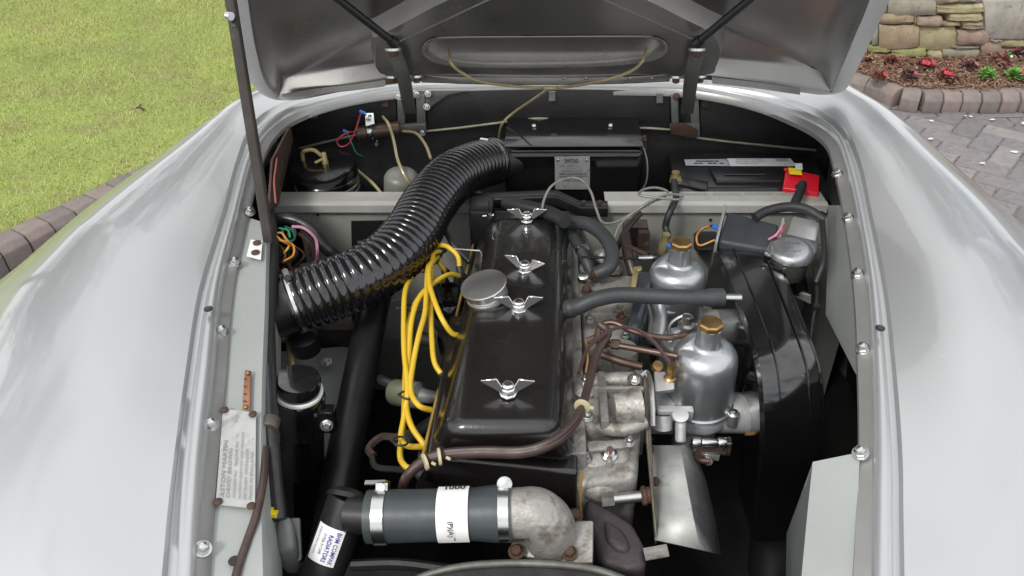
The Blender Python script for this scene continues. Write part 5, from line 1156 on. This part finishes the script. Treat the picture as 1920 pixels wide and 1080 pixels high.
# front carb details
g = G(); g.hexa([P(1225, 740, .765), P(1265, 735, .765), P(1264, 706, .765), P(1226, 700, .765), P(1227, 735, .79), P(1265, 730, .79), P(1264, 700, .79), P(1226, 693, .79)]); cp('jet_lever_block', g, carbody, parent=b1, bevel=.003)
g = G(); q = P(1257, 700, .80); g.lathe([(.009, -.02), (.009, -.008), (.007, -.006), (.007, .006), (.0055, .008), (.0055, .016)], q, (0, 0, 1), 12); cp('fuel_union', g, brass, parent=b1)
a = P(1243, 775, .765); b = P(1243, 803, .745); g = G(); g.mi = 0; g.tube([a, b], .013, 20, 1, caps=False); g.mi = 1; g.tube([a, b+(a-b)*.25], .0115, 16, 1); g.mi = 2; g.tube([a, b+(b-a)*.05], .0045, 8, 1)
cp('throttle_stop_boss', g, [carbody, blackink, brass], 'round open boss with a brass screw on the front carburettor', parent=b1)
g = G(); g.tube([P(1277, 790, .765), P(1276, 812, .75), P(1276, 828, .74)], .0075, 16, 2); g.box(P(1265, 775, .765), (.05, .012, .02)); cp('drain_boss', g, carbody, parent=b1, bevel=.002)
g = G(); g.lathe([(.011, 0), (.011, .003), (.006, .004)], P(1276, 780, .778), (-.1, -.3, 1), 16); cp('plug', g, carbody, parent=b1)
g = G(); a, b = P(1297, 830, .70), P(1362, 830, .70); g.mi = 0; g.tube([a, a.lerp(b, .25)], .008, 14, 1); g.tube([a.lerp(b, .28), a.lerp(b, .72)], .006, 14, 1); g.tube([a.lerp(b, .75), b], .008, 14, 1); g.mi = 1; g.box(a.lerp(b, .55)+Vector((.005, 0, -.018)), (.05, .012, .006)); g.box(b+Vector((.003, 0, -.006)), (.008, .014, .022)); g.mi = 2; g.box(a.lerp(b, .4)+Vector((0, 0, -.024)), (.045, .014, .014)); g.lathe([(.007, 0), (.007, .008)], a.lerp(b, .5)+Vector((0, -.008, -.026)), (0, -1, .3), 12)
cp('jet_linkage', g, [zinc, copper, castal], 'small jet linkage hanging under the front carburettor', bevel=.001)
# float bowl lid behind
q = P(1283, 640, .765); g = G(); g.lathe([(.036, -.05), (.036, -.002), (.034, .002), (.02, .008), (.012, .009), (.012, .014), (.008, .015)], q, (0, 0, 1), 36); fb = cp('float_bowl', g, carbal, 'round alloy float bowl between the carburettors')
g = G(); g.lathe([(.008, .01), (.008, .026), (.013, .028), (.013, .034), (.008, .036), (.008, .05), (.004, .052)], q, (0, 0, 1), 12); cp('bowl_union', g, steel, parent=fb)
wire([(1256, 640, .78), (1256, 610, .79), (1280, 593, .80), (1300, 598, .80)], .003, steel, name='small_pipe')
# vacuum hose straight
g = G(); g.tube([P(1065, 580, .82), P(1085, 575, .83), P(1115, 562, .84), P(1160, 553, .845), P(1220, 555, .845), P(1290, 558, .845), P(1355, 558, .84)], lambda t: .0122+(.0022 if t < .09 or t > .93 else 0), 16, 8); bh = cp('breather_hose', g, greyrub, 'straight dark grey breather hose crossing to the air box')
g = G(); g.lathe([(.006, 0), (.006, .03)], P(1352, 558, .84), (1, 0, 0), 10); cp('hose_spigot', g, zinc, parent=bh); g = G(); g.lathe([(.0145, -.004), (.0145, .006)], P(1066, 580, .82), (1, -.1, .2), 14); cp('hose_collar', g, zinc, parent=bh)
# curved rubber hoses at rear right of cover
g = G(); g.tube([P(1065, 418, .815), P(1100, 420, .825), P(1130, 440, .825), P(1147, 470, .82), P(1142, 500, .81), P(1115, 515, .80)], .0125, 16, 8); cp('heater_hose', g, greyrub, 'curved grey heater hose behind the cam cover')
g = G(); g.tube([P(1062, 425, .80), P(1085, 460, .80), P(1100, 490, .79), P(1112, 520, .77)], .0105, 14); cp('heater_hose', g, greyrub, 'straight grey heater hose beside the cam cover')
g = G(); g.lathe([(.0125, -.003), (.0125, .003)], P(1092, 470, .80), (.4, -1, 0), 16); g.tube([P(1098, 455, .81), P(1103, 470, .81)], .003, 6, 1); cp('hose_clip', g, zinc); g = G(); g.lathe([(.009, 0), (.009, .012), (.006, .014)], P(1093, 525, .80), (0, -.3, 1), 8); cp('temperature_sender', g, zinc)
g = G(); g.tube([P(1210, 520, .80), P(1200, 570, .79), P(1187, 620, .77), P(1180, 660, .74)], .0125, 16); cp('coolant_pipe', g, mat('blue_sheen_pipe', (.035, .042, .05), .25), 'dark pipe dropping between the manifold castings')
g = G(); g.lathe([(.015, -.004), (.016, 0), (.015, .004)], P(1178, 655, .745), (-.1, -.3, 1), 18); cp('hose_clip', g, steel)
# linkage at rear
g = G(); g.mi = 0; g.tube([P(1150, 480, .79), P(1175, 430, .80), P(1200, 400, .81)], .006, 10); g.tube([P(1172, 440, .81), P(1178, 480, .80), P(1188, 515, .78)], .0095, 12); g.box(PY(1190, 440, 1.27), (.045, .03, .05)); g.mi = 1; g.box(P(1207, 450, .79), (.02, .012, .035)); g.tube([P(1178, 462, .81), P(1215, 478, .81)], .004, 8, 1)
cp('throttle_linkage', g, [mat('oily_linkage', (.06, .045, .04), .4, .4, .3, 40), copper], 'oily throttle linkage on the firewall')
g = G(); a, b = P(1197, 484, .81), P(1224, 483, .81); g.mi = 0; g.tube([P(1090, 482, .80), P(1200, 485, .805)], .0025, 8, 1); g.mi = 1; g.tube([a, b], .0045, 10, 1); g.mi = 0; g.lathe([(.006, 0), (.0075, .004), (.006, .009)], b, (1, 0, 0), 14); cp('ball_joint_rod', g, [sblack, zinc], 'thin rod with a black ball joint end')
g = G(); g.plate([P(1188, 500, .80), P(1203, 498, .80), P(1203, 520, .79), P(1192, 545, .78), P(1182, 540, .78)], .004); g.lathe([(.005, 0), (.005, .006)], P(1198, 507, .80), (0, -.4, 1), 8); cp('brass_bracket', g, olive, bevel=.001)
g = G()
for x, y, z, r_ in ((1150, 500, .78, .02), (1130, 480, .76, .018), (1220, 540, .76, .018), (1100, 500, .77, .012)): g = G(); g.lathe([(r_, -.03), (r_, 0), (r_*.7, .006), (r_*.3, .012)], P(x, y, z), (.1, -.2, 1), 14); cp('head_fitting', g, castal)
# copper fuel pipes
g = G(); g.tube([P(1142, 645, .82), P(1200, 655, .82), P(1270, 668, .82)], .0048, 10); g.lathe([(.0075, 0), (.0075, .012), (.0055, .014)], P(1145, 645, .82), (1, -.1, 0), 8); g.tube([P(1128, 665, .80), P(1165, 678, .795), P(1203, 688, .79)], .0062, 10)
g.tube([P(1118, 640, .82), P(1125, 612, .83), P(1150, 605, .835), P(1190, 622, .83), P(1245, 633, .825), P(1285, 628, .82)], .0045, 10); g.lathe([(.010, -.006), (.012, 0), (.010, .01)], P(1130, 640, .815), (0, -.2, 1), 12); g.tube([P(1100, 640, .81), P(1120, 632, .815)], .005, 8, 1)
cp('fuel_pipes', g, copper, 'tarnished copper fuel pipes between the carburettors')
g = G(); g.tube([P(1098, 640, .80), P(1102, 670, .79), P(1098, 700, .78)], .0025, 6); cp('lead_wire', g, brass); g = G(); g.lathe([(.008, 0), (.008, .01)], P(1230, 690, .79), (.2, -.5, 1), 8); cp('brass_union', g, brass)
g = G(); g.tube([P(1225, 560, .77), P(1235, 600, .76), P(1230, 640, .75)], .016, 14); g.box(P(1235, 595, .74), (.05, .04, .05)); cp('rear_throttle_casting', g, carbal, bevel=.004)

# ---- air box
secs = [(1338, 1452, 462, .80), (1352, 1462, 490, .807), (1375, 1483, 545, .815), (1396, 1505, 600, .822), (1411, 1524, 648, .8255), (1421, 1537, 689, .815), (1426, 1543, 737, .793), (1428, 1546, 785, .762), (1427, 1546, 828, .725), (1424, 1543, 872, .68), (1418, 1535, 930, .61), (1412, 1515, 1010, .52)]
rows = []
dn = Vector((0, .35, -1)).normalized()
for i, (xl, xr, y, z) in enumerate(secs):
    a, b = P(xl, y+4, z), P(xr, y-4, z); dnn = Vector((0, .2, -1)).lerp(Vector((0, 1, -.15)), min(1, max(0, (i-4)/4))).normalized()
    rows.append([a+dnn*.11, a+dnn*.006+Vector((-.001, 0, 0)), a+Vector((.004, 0, 0)), a.lerp(b, .3)-dnn*.003, a.lerp(b, .7)-dnn*.003, b-Vector((.004, 0, 0)), b+dnn*.006, b+dnn*.11])
g = G(); R2 = [catmull([r[k] for r in rows], 4) for k in range(8)]; g.grid([[R2[k][i] for k in range(8)] for i in range(len(R2[0]))]); g.face([7, 6, 5, 4, 3, 2, 1, 0])
ab = cp('air_box', g, airgloss, 'large glossy black air box curving down beside the carburettors', ang=40)
# seam ribs
g = G()
for t_ in (.28, .80):
    g.tube([r[2].lerp(r[5], t_)-Vector((0, 0, -.004)) for r in rows[:9]], .0016, 6, 4)
cp('pressed_rib', g, gblack, parent=ab)
g = G(); g.tube([r[6] for r in rows[:11]], .003, 6, 4); cp('rolled_seam', g, gblack, parent=ab)
g = G(); g.tube([P(1462, 960, .52), P(1455, 1010, .47), P(1450, 1080, .42)], .04, 24); cp('air_box_outlet', g, sblack, parent=ab)
g = G(); g.lathe([(.004, 0), (.003, .004)], P(1405, 462, .805), (0, -.3, 1), 10); cp('screw', g, chrome, parent=ab)
# rear black duct behind carb: dark side of air box
g = G(); g.hexa([P(1300, 470, .70), P(1345, 470, .70), P(1345, 430, .70), P(1300, 430, .70), P(1305, 470, .78), P(1345, 470, .79), P(1345, 440, .79), P(1305, 440, .78)]); cp('air_box_mount', g, mblack, parent=ab, bevel=.006)
# tall thing under regulator
g = G(); g.lathe([(.02, -.10), (.02, -.02), (.016, -.01), (.012, 0), (.018, .002), (.018, .006), (.01, .03)], P(1495, 545, .72), (0, 0, 1), 20); cp('rubber_bush', g, rubber)
g = G(); g.tube([P(1530, 500, .80), P(1532, 560, .78), P(1525, 600, .76), P(1520, 640, .74)], .003, 8); g.tube([P(1540, 400, .84), P(1545, 480, .83), P(1530, 530, .8)], .005, 10); g.box(P(1530, 580, .77), (.01, .01, .016)); cp('side_cable', g, rubber)
g = G(); g.plate([P(1465, 545, .72), P(1480, 535, .73), P(1520, 555, .73), P(1520, 570, .71)], .004); cp('mount_plate', g, panelgrey)

# ---- control boxes at the rear right
Q = [P(1347, 452, .815), P(1448, 470, .815), P(1462, 420, .835), P(1365, 395, .835)]
g = G(); g.hexa([q+Vector((0, .0, -.06)) for q in Q]+Q); vb = cp('fuse_box', g, mat('slate_plastic', (.035, .04, .047), .5, 0, .15, 20, bump=.3, bscale=100), 'slate black rectangular cover with pale metal ends', bevel=.006, bseg=3)
for sgn, (a, b) in ((-1, (Q[0], Q[3])), (1, (Q[1], Q[2]))):
    g = G(); sx = Vector((.003*sgn, 0, 0)); g.plate([a+sx+Vector((0, -.006, -.05)), a+sx+Vector((0, -.008, .004)), b+sx+Vector((0, .004, .010)), b+sx+Vector((0, .006, -.04))], Vector((.0045*sgn, 0, 0))); cp('end_plate', g, mat('pale_end_alloy', (.5, .51, .51), .35, .6), parent=vb, bevel=.0006)
# round-lidded regulator
rc = P(1485, 466, .831); rr3 = sz(rc, 40)
g = G(); g.plate([P(1433, 474, .822), P(1444, 452, .824), P(1478, 438, .828), P(1535, 452, .826), P(1530, 472, .822), P(1514, 496, .818), P(1480, 492, .818)], Vector((0, 0, -.006))); rg = cp('wiper_motor', g, carbal, 'silver wiper motor with a round embossed lid', bevel=.002)
g = G(); g.lathe([(rr3*1.02, -.004), (rr3*1.01, -.001), (rr3*.97, .004), (rr3*.88, .008), (rr3*.7, .0095), (rr3*.05, .010)], rc-Vector((0, 0, .006)), (0, -.08, 1), 40); cp('round_lid', g, carbal, parent=rg)
g = G(); n_ = Vector((0, -.08, 1)).normalized(); Yt = Vector((0, 1, .08)).normalized(); tcn = rc+n_*.0045
for k, (tx, s_) in enumerate((('LUCAS', .011), ('DR 2', .009), ('12 VOLT', .008))): g.text(tx, s_, tcn+Vector((-.018, 0, 0))+Yt*(.008-k*.011), (1, 0, 0), Yt, .03)
cp('embossed_lettering', g, mat('emboss_alloy', (.6, .61, .62), .3, .9), parent=rg)
g = G(); g.lathe([(rr3*.85, -.045), (rr3*.9, -.04), (rr3*.9, -.012)], rc-Vector((0, 0, .006)), (0, -.08, 1), 36); cp('lower_case', g, oxide, parent=rg)
bx = [P(1472, 446, .815), P(1528, 462, .815), P(1540, 415, .835), P(1487, 404, .835)]; g = G(); g.hexa([q+Vector((0, 0, -.035)) for q in bx]+bx); cp('motor_body', g, mat('pale_end_alloy', (.5, .5, .5)), parent=rg, bevel=.003)
for x, y in ((1437, 474), (1513, 490), (1540, 463)): g = G(); g.lathe([(.004, 0), (.003, .003)], P(x, y, .823), (0, 0, 1), 10); cp('screw', g, brass if x == 1540 else zinc, parent=rg)
wire([(1441, 449, .83), (1455, 440, .84), (1465, 425, .845), (1470, 418, .845)], .0018, pinkw); wire([(1440, 448, .83), (1462, 440, .84), (1472, 424, .845)], .0015, redw)
# cables near battery
wire([(1415, 408, .84), (1440, 395, .845), (1475, 388, .85), (1510, 392, .85), (1545, 412, .84)], .0085, rubber, 'thick black battery cable arching over the boxes', name='battery_cable', seg=12)
wire([(1505, 345, .83), (1500, 360, .83), (1492, 378, .845), (1490, 390, .85)], .0085, rubber, name='battery_cable', seg=12)
wire([(1264, 340, .82), (1265, 352, .82), (1268, 370, .81), (1262, 385, .815), (1253, 405, .80), (1248, 425, .78), (1252, 440, .77), (1244, 455, .76)], .0065, rubber, 'black earth cable dropping from the battery', name='earth_cable', seg=12)
g = G(); g.lathe([(.010, -.02), (.010, 0), (.007, .004), (.007, .02)], P(1246, 455, .77), (.1, -.1, 1), 12); cp('cable_clamp', g, olive)
for (x, y) in ((1250, 459), (1434, 391), (1336, 423)): g = G(); q = P(x, y, .79 if y > 440 else .815 if y > 400 else .82); g.tube([q, q+Vector((.010, -.004, -.003))], .0042, 8, 1); cp('crimp_terminal', g, blue_m)
wire([(1330, 424, .81), (1315, 430, .80), (1306, 445, .80), (1312, 460, .79), (1340, 450, .8)], .0018, orangew); wire([(1340, 422, .815), (1320, 428, .80), (1300, 440, .79)], .0022, rubber)
# braided capillary loop
g = G(); br = [(1016, 398, .845), (1020, 375, .86), (1035, 348, .88), (1065, 334, .885), (1090, 338, .88), (1108, 360, .86), (1118, 392, .84), (1130, 417, .825), (1155, 416, .82), (1185, 400, .83), (1215, 380, .845), (1250, 365, .85), (1278, 367, .845), (1272, 374, .845), (1235, 371, .85), (1200, 366, .85), (1205, 356, .85), (1230, 352, .85), (1252, 360, .845), (1240, 372, .845), (1225, 378, .84), (1195, 396, .83), (1165, 418, .82), (1150, 450, .80)]
g.tube([P(*q) for q in br], .0024, 8, 8); cp('braided_cable', g, braid, 'thin braided grey cable looping in front of the heater plate')
wire([(835, 432, .82), (850, 460, .81), (880, 492, .79)], .005, rubber, name='rubber_pipe', seg=8); wire([(845, 466, .81), (900, 470, .81)], .0016, steel, name='throttle_rod')

# ================================================================ BATTERY (stands on the shelf)
bz = .795
xl, xr = PY(1256, 292, 1.53).x, PY(1520, 292, 1.53).x
yb0, yb1 = 1.385, 1.545
ba = empty('car_battery', ((xl+xr)/2, 1.46, .672), 'black car battery with white labels and a red terminal cover on the rear right shelf', 'battery')
def bp_(name, g, m_, **k): return part(name, g, m_, ba, **k)
g = G(); g.hexa([(xl, yb0, .672), (xr, yb0, .672), (xr, yb1, .672), (xl, yb1, .672), (xl, yb0, bz-.022), (xr, yb0, bz-.022), (xr, yb1, bz-.022), (xl, yb1, bz-.022)]); bp_('case', g, batt_m, bevel=.004)
g = G(); g.hexa([(xl-.004, yb0-.004, bz-.022), (xr+.004, yb0-.004, bz-.022), (xr+.004, yb1+.002, bz-.022), (xl-.004, yb1+.002, bz-.022), (xl-.002, yb0+.012, bz-.002), (xr+.002, yb0+.012, bz-.002), (xr+.002, yb1, bz), (xl-.002, yb1, bz)]); bp_('lid', g, batt_m, bevel=.003)
g = G(); zt2 = bz
mx_ = (xl+xr)/2; g.hexa([(xl+.075, yb0+.022, bz-.003), (xr-.075, yb0+.022, bz-.003), (xr-.07, yb1-.078, bz-.001), (xl+.07, yb1-.078, bz-.001), (xl+.078, yb0+.024, bz+.006), (xr-.078, yb0+.024, bz+.006), (xr-.073, yb1-.08, bz+.007), (xl+.073, yb1-.08, bz+.007)]); bp_('vent_cover', g, batt_m, bevel=.002)
g = G(); g.tube([(mx_-.05, yb0+.045, bz+.0085), (mx_+.03, yb0+.045, bz+.0085)], .0022, 6, 1); bp_('handle_rib', g, batt_m)
def bl4(pxs, z): return [P(x, y, z) for x, y in pxs]
g = G(); g.smooth = False; g.mi = 0; q4 = bl4([(1283, 299), (1362, 298), (1369, 311), (1286, 310)], bz+.0015); g.plate(q4, .0006); g.mi = 1
for k in range(14):
    x = 1292+random.uniform(0, 66); y = random.choice((302, 306)); c = P(x, y, bz+.0022); g.box(c, (.008, .0035, .0004))
bp_('warning_label', g, [mat('grey_label', (.42, .43, .45), .5), blackink])
g = G(); g.smooth = False; g.mi = 0; g.plate(bl4([(1363, 297), (1482, 297), (1494, 311), (1370, 311)], bz+.0017), .0006); g.mi = 1
for k in range(3):
    c = P(1380, 300+k*3.4, bz+.0024); g.text('%s' % ('SERVICE RECORD', 'BATTERY 12V  60Ah', 'DANGER ACID')[k], .0052, c, (1, 0, 0), (0, 1, 0), 0.01, 1.3)
c = P(1456, 300, bz+.0022); g.mi = 1
for k in range(9): g.box(c+Vector((.0028*k, 0, 0)), (.0011, .012, .0003))
bp_('white_label', g, [white_m, greyink])
# negative post
g = G(); p = P(1266, 334, bz+.004); g.lathe([(.011, -.008), (.010, .004), (.008, .008), (.008, .014)], p, (0, 0, 1), 16); g.box(p+Vector((.002, -.012, .002)), (.016, .02, .008)); bp_('negative_clamp', g, olive)
g = G(); g.plate([P(1270, 330, bz+.004), P(1328, 340, bz+.004), P(1325, 356, bz+.002), P(1272, 345, bz+.002)], .006); bp_('terminal_guard', g, batt_m, bevel=.001)
# red terminal cover
T4 = [P(1468, 352, .805), P(1535, 362, .805), P(1537, 328, .82), P(1474, 315, .822)]
g = G(); g.hexa([q+Vector((0, 0, -.022)) for q in T4]+T4); g.tube([P(1470, 318, .822), P(1478, 318, .822)], .004, 6, 1); bp_('red_terminal_cover', g, red_m, bevel=.004, bseg=3, label='bright red terminal cover')
g = G(); g.plate([P(1478, 314, .8275), P(1502, 316, .8275), P(1504, 328, .8235), P(1480, 326, .8235)], .0008); bp_('yellow_sticker', g, yelm)
g = G(); g.plate([P(1490, 306, .829), P(1504, 306, .830), P(1505, 318, .829), P(1492, 317, .829)], .0006); bp_('white_tab', g, white_m)
g = G(); g.tube([P(1500, 345, .815), P(1504, 353, .81)], .010, 12, 1); bp_('cable_exit', g, rubber)
for k in range(4):
    g = G(); q = PY(1280+k*60, 381, 1.36); g.box((q.x+.02, 1.36, zlip-.002), (.05, .004, .006)); cp('tray_slot', g, panelgrey)
